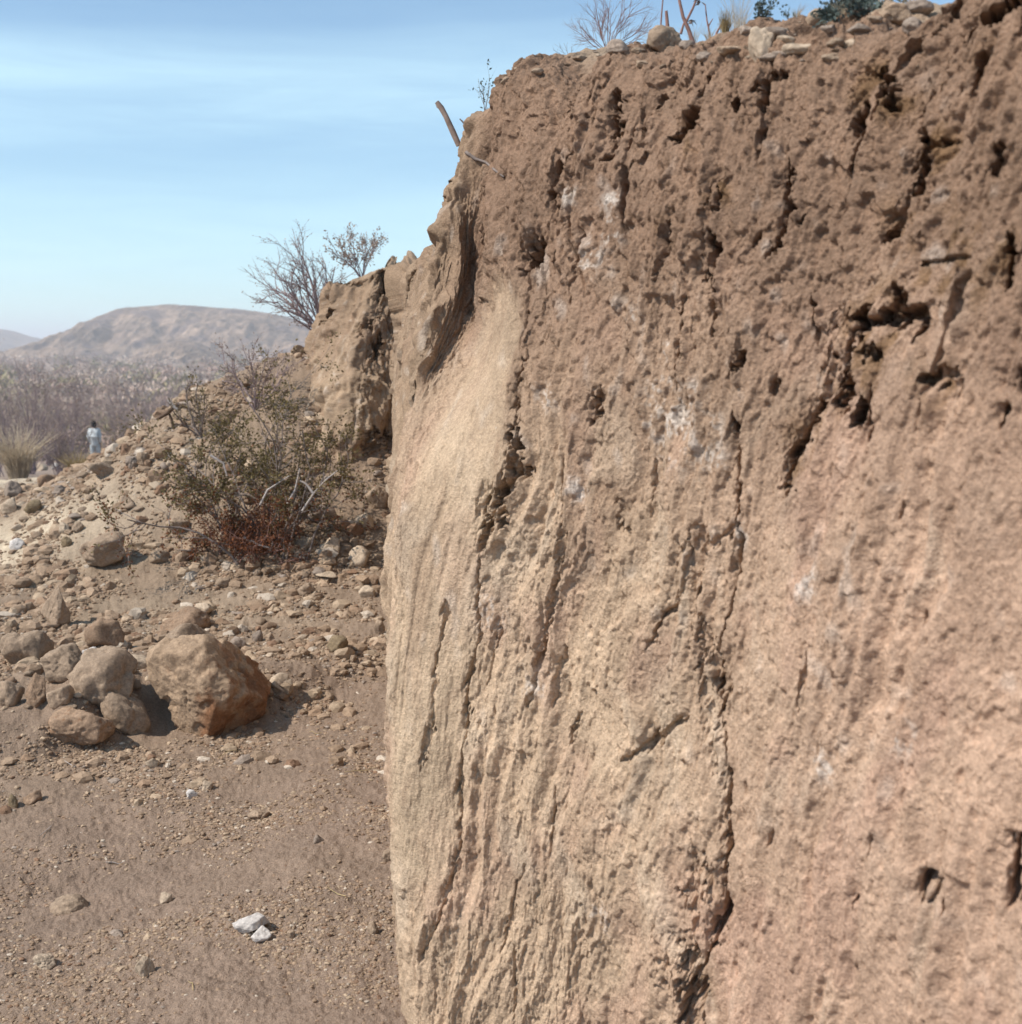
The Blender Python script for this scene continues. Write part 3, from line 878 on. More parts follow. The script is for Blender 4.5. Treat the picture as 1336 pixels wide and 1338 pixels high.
ROCKS = [
    # name, px, py (centre), w, h, material, label, options
    ("boulder", 265, 910, 158, 130, M_BOULDER, "large tan boulder with rust brown shade painted on its underside at the edge of the rubble", dict(s=6, cuts=15, sharp=.9, rough=.07, depth=.9, sink=.16, colors=boulder_cols, seed=12)),
    ("boulder", 81, 868, 66, 58, M_TAN, "rounded tan boulder resting on top of two smaller stones", dict(s=5, cuts=10, sharp=.8, rough=.10, sink=.1)),
    ("rock", 44, 906, 31, 46, M_RUST, "upright oval rock with a rusty face under the rounded boulder", dict(s=5, rough=.08)),
    ("rock", 76, 911, 33, 27, M_TAN, "small tan rock wedged under the rounded boulder beside the rusty oval", dict()),
    ("rock", 8, 908, 36, 36, M_TAN, "tan rock at the photo's left edge beside the rusty oval rock", dict()),
    ("rock", 30, 846, 66, 50, M_TAN, "broad low lump of tan rock beside the rounded boulder", dict(s=5)),
    ("rock", 64, 794, 52, 50, M_TAN, "pointed triangular rock standing alone on the pale sand", dict(s=5, cuts=5, sharp=.9, sink=.15, pyramid=True)),
    ("rock", 128, 892, 92, 80, M_TAN, "wide flat topped block of tan earth next to the large boulder", dict(s=5, cuts=7, sharp=.4, rough=.14, sink=.3)),
    ("rock", 160, 932, 54, 66, M_TAN, "tilted rock with one pale edge touching the large boulder", dict(s=5, cuts=8, sharp=.8, tilt=.5)),
    ("rock", 134, 828, 50, 40, M_RUST, "brown lump of rock behind the flat topped block", dict()),
    ("rock", 102, 955, 86, 44, M_RUST, "low clod with dark orange underside below the flat topped block", dict(s=5, sink=.3)),
    ("stone", 117, 853, 22, 18, M_WHITE, "bluish white stone chip beside the rounded boulder", dict(sharp=.9)),
    ("stone", 177, 866, 36, 22, M_PALE, "flat pale slab lying behind the large boulder", dict(sharp=.9, tilt=-.1)),
    ("rock", 132, 724, 64, 54, M_TAN, "big tan rock in the rubble with a deep shadow on its right", dict(s=5, cuts=8, rough=.12, sink=.12)),
    ("rock", 15, 639, 26, 24, M_GREY, "grey angular rock on the sandy track at the photo's left edge", dict()),
    ("rock", 60, 628, 22, 17, M_RUST, "dark brown rock on the edge of the sandy track", dict()),
    ("rock", 41, 664, 24, 18, M_OLIVE, "dark olive clod between the sandy track and the rubble", dict()),
    ("stone", 21, 713, 20, 15, M_WHITE, "white triangular stone at the rim of the sand patch", dict(cuts=5, sharp=.95)),
    ("rock", 10, 662, 26, 24, M_PALE, "pale round rock below the grey angular rock", dict()),
    ("stone", 52, 610, 17, 12, M_PALE, "pale chip on the track next to a smaller white chip", dict(sharp=.9)),
    ("stone", 72, 609, 12, 10, M_WHITE, "smaller white chip on the far sandy track", dict(sharp=.9)),
    ("stone", 86, 709, 15, 14, M_OLIVE, "dark round stone left of the big shadowed rock", dict()),
    ("stone", 100, 690, 18, 14, M_TAN, "split tan stone just above the dark round stone", dict(sharp=.9)),
    ("stone", 83, 691, 15, 13, M_PALE, "pale squarish stone beside the split tan stone", dict(sharp=.9)),
    ("slab", 130, 613, 50, 40, M_TAN, "long tilted slab of hard earth leaning on the crest of the slope", dict(s=5, cuts=5, sharp=.95, tilt=-.55, flat=.45)),
    ("rock", 172, 607, 18, 15, M_GREY, "grey rock on the crest beside the tilted slab", dict()),
    ("rock", 186, 604, 18, 20, M_TAN, "tan rock on the crest beside the grey rock", dict()),
    ("rock", 207, 729, 26, 20, M_TAN, "tan lump between the big shadowed rock and the bush", dict()),
    ("rock", 420, 674, 40, 22, M_GREY, "smooth grey oval rock at the foot of the bush", dict(cuts=5, sharp=.2, rough=.05)),
    ("rock", 475, 685, 26, 22, M_PALE, "pale tan rock propped at the foot of the far bank", dict()),
    ("rock", 492, 651, 32, 26, M_TAN, "tan rock jammed between the pillar and the far bank", dict()),
    ("rock", 399, 712, 26, 17, M_PALE, "pale rounded stone below the smooth grey oval", dict(sharp=.3)),
    ("rock", 432, 717, 24, 26, M_PALE, "upright pale stone in the talus beside a round one", dict()),
    ("rock", 469, 730, 28, 26, M_PALE, "round pale stone with a brown spot in the talus", dict(cuts=4, sharp=.2, rough=.06)),
    ("rock", 446, 690, 32, 18, M_RUST, "reddish clod beside the pale propped rock", dict()),
    ("stone", 426, 757, 30, 10, M_PALE, "thin flat stone lying in the talus under the round pale stones", dict(sharp=.9, sink=.05)),
    ("stone", 479, 774, 22, 16, M_PALE, "flat pale stone next to the foot of the pillar", dict(sharp=.8)),
    ("stone", 488, 760, 14, 14, M_RUST, "small red brown stone next to the foot of the pillar", dict()),
    ("rock", 440, 841, 30, 24, M_OLIVE, "dark olive clod in the gravel near the pillar", dict()),
    ("stone", 458, 842, 17, 14, M_TAN, "tan stone touching the dark olive clod", dict()),
    ("stone", 496, 820, 14, 22, M_TAN, "upright tan stone right against the pillar", dict()),
    ("stone", 366, 898, 32, 24, M_PALE, "pale wedge shaped stone right of the large boulder", dict(sharp=.9, cuts=6)),
    ("stone", 338, 897, 20, 23, M_GREY, "bluish grey stone pressed against the large boulder", dict()),
    ("stone", 311, 842, 22, 16, M_GREY, "grey stone just behind the large boulder's top", dict()),
    ("stone", 352, 833, 14, 14, M_TAN, "tan cobble, the right one of two behind the boulder", dict()),
    ("stone", 336, 832, 15, 15, M_GREY, "grey tan cobble, the left one of two behind the boulder", dict()),
    ("rock", 246, 836, 70, 40, M_TAN, "crumbly pale mound of earth directly behind the large boulder", dict(s=5, cuts=6, sharp=.2, rough=.2, sink=.4)),
    ("rock", 238, 812, 66, 32, M_RUST, "smooth reddish earth lump behind the crumbly pale mound", dict(s=5, cuts=4, sharp=.2, rough=.08, sink=.45)),
    ("stone", 264, 797, 28, 14, M_PALE, "pale flat stone on the reddish earth lump", dict(sharp=.8)),
    ("stone", 326, 1212, 48, 22, M_WHITE, "larger of two touching whitish flat stones on the bare dirt", dict(s=5, cuts=6, sharp=.9, sink=.25)),
    ("stone", 341, 1225, 28, 18, M_WHITE, "smaller of two touching whitish flat stones on the bare dirt", dict(sharp=.9)),
    ("stone", 186, 1267, 27, 27, M_PALE, "pale angular stone standing on the bare dirt at the bottom", dict(cuts=6, sharp=.95, s=5)),
    ("stone", 57, 1259, 30, 19, M_PALE, "pale flat stone with a dark shadow at the bottom of the photo", dict(sharp=.9, s=5)),
    ("stone", 86, 1183, 52, 20, M_TAN, "long flat half buried stone in the bare dirt", dict(s=5, cuts=5, sharp=.6, sink=.5)),
    ("stone", 216, 1174, 17, 16, M_PALE, "round pale pebble in the middle of the bare dirt", dict()),
    ("stone", 250, 1039, 17, 12, M_WHITE, "whitish pebble below the large boulder, the duller of a pair", dict()),
    ("stone", 271, 1027, 15, 14, M_PALE, "tan pebble below the large boulder, the higher of a pair", dict()),
    ("stone", 337, 1067, 28, 11, M_TAN, "flat tan stone on the dirt between boulder and pillar", dict(sink=.35)),
    ("stone", 508, 1119, 18, 15, M_TAN, "small brown stone touching the pillar's lower edge", dict()),
    ("stone", 40, 1043, 26, 18, M_RUST, "rusty orange stone on the dirt below the stacked boulders", dict()),
    ("stone", 16, 1047, 14, 20, M_OLIVE, "thin dark flake on edge beside the rusty orange stone", dict(sharp=.9)),
    ("stone", 152, 1219, 20, 9, M_GREY, "small grey flat stone in the dirt above the angular one", dict(sink=.3)),
    ("stone", 416, 1097, 14, 12, M_GREY, "bluish pebble alone on the dirt near the pillar", dict()),
    ("stone", 487, 1214, 15, 18, M_TAN, "half buried tan pebble on the dirt beside the pillar", dict(sink=.4)),
    ("stone", 380, 1222, 11, 11, M_TAN, "tiny round pebble beside the whitish flat stones", dict()),
    ("stone", 198, 998, 18, 13, M_PALE, "pale stone in the gravel just below the tilted rock", dict()),
    ("stone", 290, 764, 20, 12, M_TAN, "tan stone on open gravel below the bush", dict()),
    ("rock", 400, 770, 24, 16, M_TAN, "tan stone in open gravel between bush and pillar", dict()),
    ("rock", 230, 690, 30, 22, M_TAN, "brown lump half hidden at the bush's lower left", dict()),
    ("rock", 165, 660, 26, 18, M_TAN, "tan lump on the slope below the tilted slab", dict()),
    ("rock", 330, 735, 26, 14, M_PALE, "pale stone at the base of the bush", dict()),
]


def place_rock(i, name, px, py, w, h, mat, label, op):
    p = hit_ground(px, py + h * 0.40)
    zc = p[1] * CP - (p[2] - EYE) * SP
    sc = zc / FPX
    depth = op.get("depth", 0.85)
    flat = op.get("flat", 1.0)
    sink = op.get("sink", 0.28)
    hh = h * sc / (1 - sink) * (0.98 if w > 120 or op.get('pyramid') else 0.86) * flat
    size = (w * sc, w * sc * depth, hh)
    pos = (p[0], p[1] + size[1] * 0.28, 0)
    pos = (pos[0], pos[1], min(gz(pos[0], pos[1]), p[2] + 0.02))
    o = make_rock(name, pos, size, mat, op.get("seed", 100 + i), op.get("s", 4), op.get("cuts", 12), max(op.get("sharp", .85), .55), op.get("rough", .10),
                  rotz=op.get("rot", 0), tilt=op.get("tilt", 0), sink=sink, colors=op.get("colors"))
    if op.get("pyramid"):
        me = o.data
        n = len(me.vertices)
        co = np.zeros(n * 3, np.float32)
        me.vertices.foreach_get("co", co)
        co = co.reshape(-1, 3)
        zt = co[:, 2].max()
        k = 1 - 0.82 * np.clip(co[:, 2] / zt, 0, 1) ** 0.9
        co[:, 0] = co[:, 0] * k + 0.22 * size[0] * np.clip(co[:, 2] / zt, 0, 1)
        co[:, 1] *= k
        co[:, 2] *= 1.05
        me.vertices.foreach_set("co", co.ravel())
        me.update()
    tag(o, label, "rock")
    return o


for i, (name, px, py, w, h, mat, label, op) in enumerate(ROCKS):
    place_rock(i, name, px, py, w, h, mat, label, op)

# loose cobbles: individuals sharing a few shapes
proto = []
for k in range(14):
    m = (M_TAN, M_TAN, M_TAN, M_PALE, M_TAN, M_GREY, M_RUST, M_TAN)[k % 8]
    Vr, Fr = rock_shape(np.random.default_rng(500 + k), 3, 8, 0.6, 0.13)
    Vr[:, 2] += 0.55
    me_o = mesh_from("cobble", Vr * np.array([0.5, 0.5, 0.36]), Fr, m)
    proto.append(me_o.data)
    bpy.data.objects.remove(me_o)
r2 = np.random.default_rng(77)
ZONES = [
    (110, "cobbles on the talus below the bush", "small tan cobble in the stony talus between bush and pillar", lambda x, y: -1.75 < x < -0.5 and 5.3 < y < 8.0),
    (90, "cobbles on the stony slope", "small brown cobble on the stony slope between the track and the bush", lambda x, y: -4.2 < x < -1.75 and 7.6 < y < 12.0),
    (85, "cobbles among the stacked boulders", "small cobble in the rubble around the stacked boulders", lambda x, y: -2.6 < x < -0.9 and 4.5 < y < 5.9),
]
for cnt, grp, lab, inside in ZONES:
    k = 0
    while k < cnt:
        px, py = r2.uniform(5, 500), r2.uniform(590, 960)
        p = hit_ground(px, py)
        if not inside(p[0], p[1]) or r2.random() > rubble(p[0], p[1]) * 1.6:
            continue
        o = bpy.data.objects.new("cobble", proto[int(r2.integers(len(proto)))])
        COL.objects.link(o)
        sz = 0.02 + 0.05 * r2.random() ** 2.2
        if p[1] > 7.5:
            sz *= 1.35
        o.location = (p[0], p[1], gz(p[0], p[1]) - 0.1 * sz)
        o.rotation_euler = (r2.uniform(-.3, .3), r2.uniform(-.3, .3), r2.uniform(0, 6.28))
        o.scale = (sz * r2.uniform(.8, 1.3), sz * r2.uniform(.7, 1.1), sz * r2.uniform(.6, 1.1))
        tag(o, lab, "stone", grp)
        k += 1
print("rocks", time.time() - T0)



# ------------------------------------------------------------------ gravel (stuff)
def build_gravel():
    r = np.random.default_rng(99)
    tv = []
    for k in range(10):
        tv.append(rock_shape(np.random.default_rng(800 + k), 2, 7, 0.9, 0.25)[0])
    F1 = ico(2)[1]
    t1v = []
    for k in range(10):
        t1v.append(rock_shape(np.random.default_rng(900 + k), 1, 4, 0.8, 0.15)[0])
    F0 = ico(1)[1]
    pal = np.array([[.30, .215, .15], [.27, .19, .13], [.36, .27, .19], [.25, .17, .115], [.43, .36, .29], [.28, .225, .185], [.21, .13, .085]])
    VV, FF, CC = [], [], []
    off = 0
    for n, tmpl, Fb, smin, smax, pw in ((19000, tv, F1, .005, .034, 5.0), (150000, t1v, F0, .0022, .0095, 2.2)):
        az = np.radians(r.uniform(-33, 2, n * 4))
        d = np.exp(r.uniform(math.log(4.2 if smax > .02 else 1.7), math.log(14), n * 4))
        if smax > .02:
            d[: n // 3] = np.exp(r.uniform(math.log(1.7), math.log(4.2), n // 3))
            r.shuffle(d)
        x, y = d * np.sin(az), d * np.cos(az)
        clump = np.clip(0.5 + 1.3 * fbm(x * 2.2, y * 2.2, 33.0, 3), .04, 1.3)
        keep = r.random(n * 4) < rubble(x, y) * (sstep(3.6, 6.0, d) * .9 + .10 if smax > .02 else 1.0) * clump + (0.0 if smax > .02 else .12 * clump * (1 - sand_mask(x, y)))
        x, y, d = x[keep][:n], y[keep][:n], d[keep][:n]
        n = len(x)
        z = ground_h(x, y) + EYE
        s = smin + (smax - smin) * r.random(n) ** pw
        s *= np.clip(d / 4.0, 0.7, 2.2)
        T = np.array(tmpl)[r.integers(len(tmpl), size=n)]
        sc = np.stack([s * r.uniform(.7, 1.3, n), s * r.uniform(.6, 1.1, n), s * r.uniform(.45, .9, n)], -1)
        T = T * sc[:, None, :]
        a = r.uniform(0, 6.28, n)
        ca, sa = np.cos(a)[:, None], np.sin(a)[:, None]
        X = T[..., 0] * ca - T[..., 1] * sa + x[:, None]
        Y = T[..., 0] * sa + T[..., 1] * ca + y[:, None]
        Z = T[..., 2] + (z + r.uniform(-.35, .2, n) * sc[:, 2])[:, None]
        nv = T.shape[1]
        VV.append(np.stack([X, Y, Z], -1).reshape(-1, 3))
        FF.append((Fb[None] + (np.arange(n) * nv)[:, None, None]).reshape(-1, 3) + off)
        c = pal[r.choice(len(pal), size=n, p=[.3, .26, .16, .14, .05, .04, .05])] * r.uniform(.8, 1.15, n)[:, None]
        CC.append(np.repeat(c, nv, 0))
        off += n * nv
    o = mesh_from("gravel", np.concatenate(VV), np.concatenate(FF), M_GRAVEL, smooth=False, colors=np.concatenate(CC))
    tag(o, "loose brown gravel strewn over the bare ground", "gravel", kind="stuff")


build_gravel()
print("gravel", time.time() - T0)


# ------------------------------------------------------------------ plants
class Tubes:
    def __init__(s):
        s.v, s.f, s.n = [], [], 0

    def add(s, pts, rad, k=5):
        pts = np.asarray(pts, float)
        n = len(pts)
        rad = np.broadcast_to(np.asarray(rad, float), (n,))
        t = np.gradient(pts, axis=0)
        t /= np.linalg.norm(t, axis=1)[:, None] + 1e-9
        ref = np.array([0, 0, 1.0]) if abs(t[0, 2]) < 0.9 else np.array([1.0, 0, 0])
        a = np.cross(t, ref); a /= np.linalg.norm(a, axis=1)[:, None] + 1e-9
        b = np.cross(t, a)
        ang = np.arange(k) * 2 * math.pi / k
        ring = pts[:, None] + rad[:, None, None] * (np.cos(ang)[None, :, None] * a[:, None] + np.sin(ang)[None, :, None] * b[:, None])
        s.v.append(ring.reshape(-1, 3))
        i = np.arange(n - 1)[:, None] * k
        j = np.arange(k)[None]
        j2 = (j + 1) % k
        q = np.stack([i + j, i + j2, i + k + j2, i + k + j], -1).reshape(-1, 4) + s.n
        s.f.append(q)
        # tip closed by its small radius
        s.n += n * k

    def build(s, name, mat, parent=None):
        return mesh_from(name, np.concatenate(s.v), np.concatenate(s.f), mat, parent=parent)


class Leaves:
    def __init__(s):
        s.p, s.d, s.sz = [], [], []

    def add(s, p, d, size):
        s.p.append(p); s.d.append(d); s.sz.append(size)

    def build(s, name, mat, parent, r, wid=0.4):
        p, d, sz = np.array(s.p), np.array(s.d), np.array(s.sz)
        n = len(p)
        d = d / (np.linalg.norm(d, axis=1)[:, None] + 1e-9)
        q = r.normal(size=(n, 3))
        a = np.cross(d, q); a /= np.linalg.norm(a, axis=1)[:, None] + 1e-9
        nn = np.cross(a, d)
        L = sz[:, None]
        V = np.stack([p, p + d * L * .5 + a * L * wid * .5 + nn * L * .08, p + d * L, p + d * L * .5 - a * L * wid * .5 + nn * L * .08], 1)
        Fq = np.arange(n * 4).reshape(n, 4)
        return mesh_from(name, V.reshape(-1, 3), Fq, mat, smooth=False, parent=parent)


def grow(r, tubes, start, d, length, rad, depth, cfg, on_tip=None):
    """a crooked branch with side twigs."""
    nseg = max(3, int(cfg.get("seg", 6)))
    p = np.array(start, float)
    d = np.array(d, float); d /= np.linalg.norm(d)
    pts = [p.copy()]
    dirs = [d.copy()]
    for k in range(nseg):
        d = d + r.normal(size=3) * cfg["wander"] + np.array([0, 0, cfg.get("up", 0.05)])
        d /= np.linalg.norm(d)
        p = p + d * length / nseg
        pts.append(p.copy()); dirs.append(d.copy())
    rads = rad * np.linspace(1, 0.45 if depth else 0.3, nseg + 1)
    tubes.add(pts, rads, 5 if depth > 1 else 4)
    if on_tip:
        on_tip(r, pts, dirs, depth, length)
    if depth > 0:
        nb = cfg["kids"][min(depth - 1, len(cfg["kids"]) - 1)]
        for _ in range(nb):
            t = r.uniform(cfg.get("from", 0.3), 1.0)
            k = min(int(t * nseg), nseg - 1)
            f = t * nseg - k
            q = pts[k] * (1 - f) + pts[k + 1] * f
            s = r.normal(size=3)
            s -= s @ dirs[k] * dirs[k]
            s /= np.linalg.norm(s) + 1e-9
            nd = dirs[k] * math.cos(cfg["angle"]) + s * math.sin(cfg["angle"])
            grow(r, tubes, q, nd, length * r.uniform(*cfg["ratio"]), rad * 0.55 * (1 - 0.3 * t), depth - 1, cfg, on_tip)


M_TWIG = plain_mat("grey_twig", (0.20, 0.165, 0.15), var=0.3, scale=60)
M_TWIG_PALE = plain_mat("bleached_twig", (0.40, 0.36, 0.34), var=0.2, scale=60)
M_TWIG_RED = plain_mat("reddish_twig", (0.26, 0.15, 0.125), var=0.3, scale=60)
M_TWIG_LILAC = plain_mat("dry_lilac_twig", (0.27, 0.21, 0.215), var=0.25, scale=60)
M_LEAF = plain_mat("olive_leaf", (0.155, 0.122, 0.055), var=0.6, scale=18, trans=0.25)
M_LEAF_RUST = plain_mat("rust_leaf", (0.17, 0.066, 0.03), var=0.5, scale=22, trans=0.15)
M_LEAF_BLUE = plain_mat("bluegreen_leaf", (0.10, 0.13, 0.12), var=0.3, scale=30, trans=0.2)
M_LEAF_GREY = plain_mat("dry_grey_leaf", (0.37, 0.29, 0.235), var=0.35, scale=3, trans=0.2)
M_STRAW = plain_mat("straw", (0.42, 0.32, 0.17), var=0.25, scale=40, trans=0.2)
M_STRAW_PALE = plain_mat("pale_straw", (0.60, 0.50, 0.37), var=0.25, scale=4, trans=0.2)


def sc_at(p):
    return (p[1] * CP - (p[2] - EYE) * SP) / FPX


# the olive bush on the talus
def main_bush():
    r = np.random.default_rng(31)
    base = hit_ground(345, 722)
    s = sc_at(base)
    root = empty("bush", base, "sparse olive desert bush with rust brown lower leaves on the talus", "bush")
    tb, lf, lr = Tubes(), Leaves(), Leaves()

    def patch(q):
        return float(np.clip(0.75 + 1.5 * perlin(np.array([q[0] * 5.0]), np.array([q[2] * 5.0]), np.array([q[1] * 3 + 5.0]))[0], .12, 1))

    def tips(r, pts, dirs, depth, length):
        if depth > 1:
            return
        for k in range(1, len(pts)):
            n = 4 if depth == 0 else 3
            for _ in range(n):
                if r.random() < 0.9 * patch(pts[k]):
                    low = pts[k][2] < 0.30 + 0.12 * r.normal()
                    tgt = lr if low and r.random() < .8 else lf
                    dd = dirs[k] + r.normal(size=3) * .7
                    tgt.add(pts[k] + r.normal(size=3) * .014, dd, r.uniform(.012, .026))
    cfg = dict(wander=.22, up=.03, kids=[5, 6], angle=.85, ratio=(.28, .5), seg=7)
    # stems aimed at photo points
    aims = [(215, 565), (235, 600), (262, 555), (300, 540), (330, 520), (365, 505), (395, 520), (420, 545), (440, 560), (445, 600), (250, 650),
            (210, 590), (320, 560), (380, 560), (410, 580), (290, 610), (350, 590), (240, 690), (430, 640), (300, 660), (400, 625), (355, 640)]
    for (ax, ay) in aims:
        Y = base[1] + r.uniform(-.25, .35)
        d = ray(ax, ay)
        tip = d * (Y / d[1])
        tip[2] += EYE
        v = tip - base
        L = np.linalg.norm(v)
        d0 = v / L + np.array([0, 0, -.12]) + r.normal(size=3) * .05
        st0 = np.array([v[0] * r.uniform(.1, .55), r.uniform(-.15, .15), 0.0])
        st0[2] = gz(base[0] + st0[0], base[1] + st0[1]) - base[2] - .01
        v = v - st0
        L = np.linalg.norm(v)
        d0 = v / L + np.array([0, 0, -.12]) + r.normal(size=3) * .05
        grow(r, tb, st0, d0, L * .95, .0075 * r.uniform(.7, 1.1), 2, cfg, tips)
    # rust skirt of dead leaves near the ground
    cfg2 = dict(wander=.22, up=.02, kids=[5, 5], angle=.8, ratio=(.3, .5), seg=5)
    lr2 = Leaves()

    def tips2(r, pts, dirs, depth, length):
        for k in range(1, len(pts)):
            for _ in range(4):
                lr2.add(pts[k] + r.normal(size=3) * .02, dirs[k] + r.normal(size=3), r.uniform(.010, .022))
    tb2 = Tubes()
    for k in range(44):
        a = r.uniform(0, 6.28)
        d0 = np.array([math.cos(a), .6 * math.sin(a), r.uniform(.3, 1.6)])
        st = np.array([r.normal() * .13 - .06, r.uniform(-.15, .12), 0.0])
        st[2] = gz(base[0] + st[0], base[1] + st[1]) - base[2]
        grow(r, tb2, st, d0, r.uniform(.14, .34), .004, 1, cfg2, tips2)
    tb.build("branches", M_TWIG, root)
    lf.build("foliage", M_LEAF, root, r, .55)
    lr.p += lr2.p; lr.d += lr2.d; lr.sz += lr2.sz
    o = lr.build("dead_foliage", M_LEAF_RUST, root, r, .5)
    o["label"] = "rust brown dead leaves low in the bush"
    tb2.build("dead_twigs", M_TWIG_RED, root)
    # bleached dead limbs
    tp = Tubes()
    for pts in ([(395, 668), (410, 645), (425, 628), (445, 612)], [(410, 645), (400, 632), (392, 628)], [(275, 595), (292, 605), (297, 622)],
                [(340, 660), (350, 640), (378, 622)], [(318, 702), (338, 712), (352, 716)], [(376, 658), (386, 640), (392, 612)]):
        q = []
        for x, y in pts:
            d = ray(x, y); t = d * ((base[1] - .18) / d[1]); t[2] += EYE
            q.append(t - base)
        tp = Tubes()
        tp.add(q, np.linspace(.008, .004, len(q)), 6)
        tp.build("dead_limb", M_TWIG_PALE, root)["label"] = "bleached grey dead limb"


main_bush()


def twig_bush(name, base, aims, label, mat, rad, depthY, cfg, leaf=None, leafsize=.012, leafp=.5, seed=1, depth=2, leafname="foliage", cat="bush"):
    """stems grown from base to photo points at about the base's distance."""
    r = np.random.default_rng(seed)
    base = np.array(base, float)
    root = empty(name, base, label, cat)
    tb, lf = Tubes(), Leaves()

    def tips(r, pts, dirs, dep, length):
        if leaf is None or dep > 1:
            return
        for k in range(1, len(pts)):
            if r.random() < leafp:
                lf.add(pts[k] + r.normal(size=3) * leafsize * .4, dirs[k] + r.normal(size=3) * .8, leafsize * r.uniform(.6, 1.3))
    for (ax, ay) in aims:
        d = ray(ax, ay)
        tip = d * ((base[1] + r.uniform(-depthY, depthY)) / d[1]); tip[2] += EYE
        v = tip - base
        L = np.linalg.norm(v)
        grow(r, tb, r.normal(size=3) * rad, v / L + r.normal(size=3) * .06, L * (.80 if L > .3 else .95), rad * r.uniform(.7, 1.1), depth, cfg, tips)
    tb.build("branches", mat, root)
    if leaf and lf.p:
        lf.build(leafname, leaf, root, r, .5)
    return root


# bush behind the corner of the far bank
cfgT = dict(wander=.12, up=.0, kids=[5, 7], angle=.55, ratio=(.28, .5), seg=6)
d = ray(425, 432); t = d * (9.3 / d[1])
bz = drop_bank(t[0], t[1])
g0 = gz(t[0], t[1])
bp = (t[0], t[1], max(g0, bz.z if bz else g0) - .02)
AIM = [(345, 325), (362, 312), (345, 372), (352, 385), (380, 308), (400, 312), (420, 318), (372, 345), (395, 335), (360, 350), (410, 340), (340, 345), (385, 372), (430, 330), (365, 398)]
twig_bush("bush", bp, AIM, "leafless grey purple bush against the sky behind the far bank corner", M_TWIG_LILAC, .010, .3, cfgT, M_LEAF_GREY, .015, .35, seed=41)
# small one on top of the far bank
l = None
for yy in range(318, 372):
    l, n = hit_bank(472, yy)
    if l is not None and l.y > 6.5:
        break
twig_bush("bush", (l.x, l.y + .06, l.z - .02), [(450, 310), (462, 303), (480, 306), (492, 308), (470, 312), (446, 318), (486, 302)], "small purple grey twiggy bush on top of the far bank", M_TWIG_LILAC, .005, .1, cfgT, M_LEAF_GREY, .02, .6, seed=43, depth=2)
# thin dry bushes behind the olive bush
p = hit_ground(335, 535)
twig_bush("bush", p, [(285, 460), (300, 455), (318, 470), (340, 435), (345, 452), (365, 455), (385, 470), (395, 485), (275, 490), (320, 490), (360, 480)], "thin dry lilac bush rising behind the olive bush", M_TWIG_LILAC, .006, .3, cfgT, M_LEAF_GREY, .016, .45, seed=47)
p = hit_ground(262, 570)
twig_bush("bush", p, [(222, 492), (215, 520), (240, 505), (262, 500), (280, 515), (235, 530), (250, 520)], "thin bare brown bush on the crest of the talus", M_TWIG, .006, .25, cfgT, M_LEAF, .018, .3, seed=49)
# dark broken branch beside it
p = hit_ground(228, 560)
tb = Tubes()
rt = empty("dead_branch", p, "dark broken branch with a pale stick on the talus crest", "branch")
q = []
for x, y in [(205, 548), (218, 540), (232, 528), (244, 532), (258, 540)]:
    d = ray(x, y); t = d * (p[1] / d[1]); t[2] += EYE
    q.append(t - p)
tb.add(q, [.010, .017, .014, .011, .006], 6)
q2 = []
for x, y in [(228, 562), (224, 548), (220, 536)]:
    d = ray(x, y); t = d * (p[1] / d[1]); t[2] += EYE
    q2.append(t - p)
tb.add(q2, [.011, .010, .006], 6)
tb.build("limb", plain_mat("dark_bark", (0.10, 0.065, 0.045), var=.4, scale=30), rt)
tb = Tubes()
q = []
for x, y in [(219, 522), (226, 530), (232, 535)]:
    d = ray(x, y); t = d * ((p[1] - .06) / d[1]); t[2] += EYE
    q.append(t - p)
tb.add(q, [.010, .012, .010], 5)
tb.build("stick", M_TWIG_PALE, rt)


# straw and twig litter on the bare ground
r8 = np.random.default_rng(88)
for k, (px, py) in enumerate([(118, 905), (228, 772), (300, 985), (210, 640), (268, 648), (60, 1090), (412, 960), (150, 1130), (440, 1170), (330, 880), (470, 1010), (90, 1000), (250, 1290), (385, 800)]):
    p = hit_ground(px, py)
    a = r8.uniform(0, 3.14)
    L = r8.uniform(.05, .12)
    dv_ = np.array([math.cos(a), math.sin(a)]) * L
    pts = []
    for f in (-.5, -.1, .2, .5):
        x, y = p[0] + dv_[0] * f, p[1] + dv_[1] * f + .01 * r8.normal()
        pts.append(np.array([x, y, gz(x, y) + .004 + .004 * abs(r8.normal())]) - p)
    tb = Tubes()
    tb.add(pts, [.0013, .0015, .0013, .0007], 4)
    o = tb.build("twig", M_TWIG_PALE if k % 2 else M_STRAW)
    o.location = p
    tag(o, "short dry straw coloured twig lying loose on the dirt", "twig", "dry twigs littering the dirt")


# ------------------------------------------------------------------ top edge of the bank: plants, sticks, stones
def rim_point(px, py0=-40, back=0.03):
    """first point of the bank met going down the photo column."""
    for y in range(int(py0), 420, 2):
        l, n = hit_bank(px, y)
        if l is not None:
            return l, y
    return None, None


def rel(points, base, dy=0.0):
    q = []
    for x, y in points:
        d = ray(x, y)
        t = d * ((base.y + dy) / d[1]); t[2] += EYE
        q.append(np.array(t) - np.array(base))
    return q


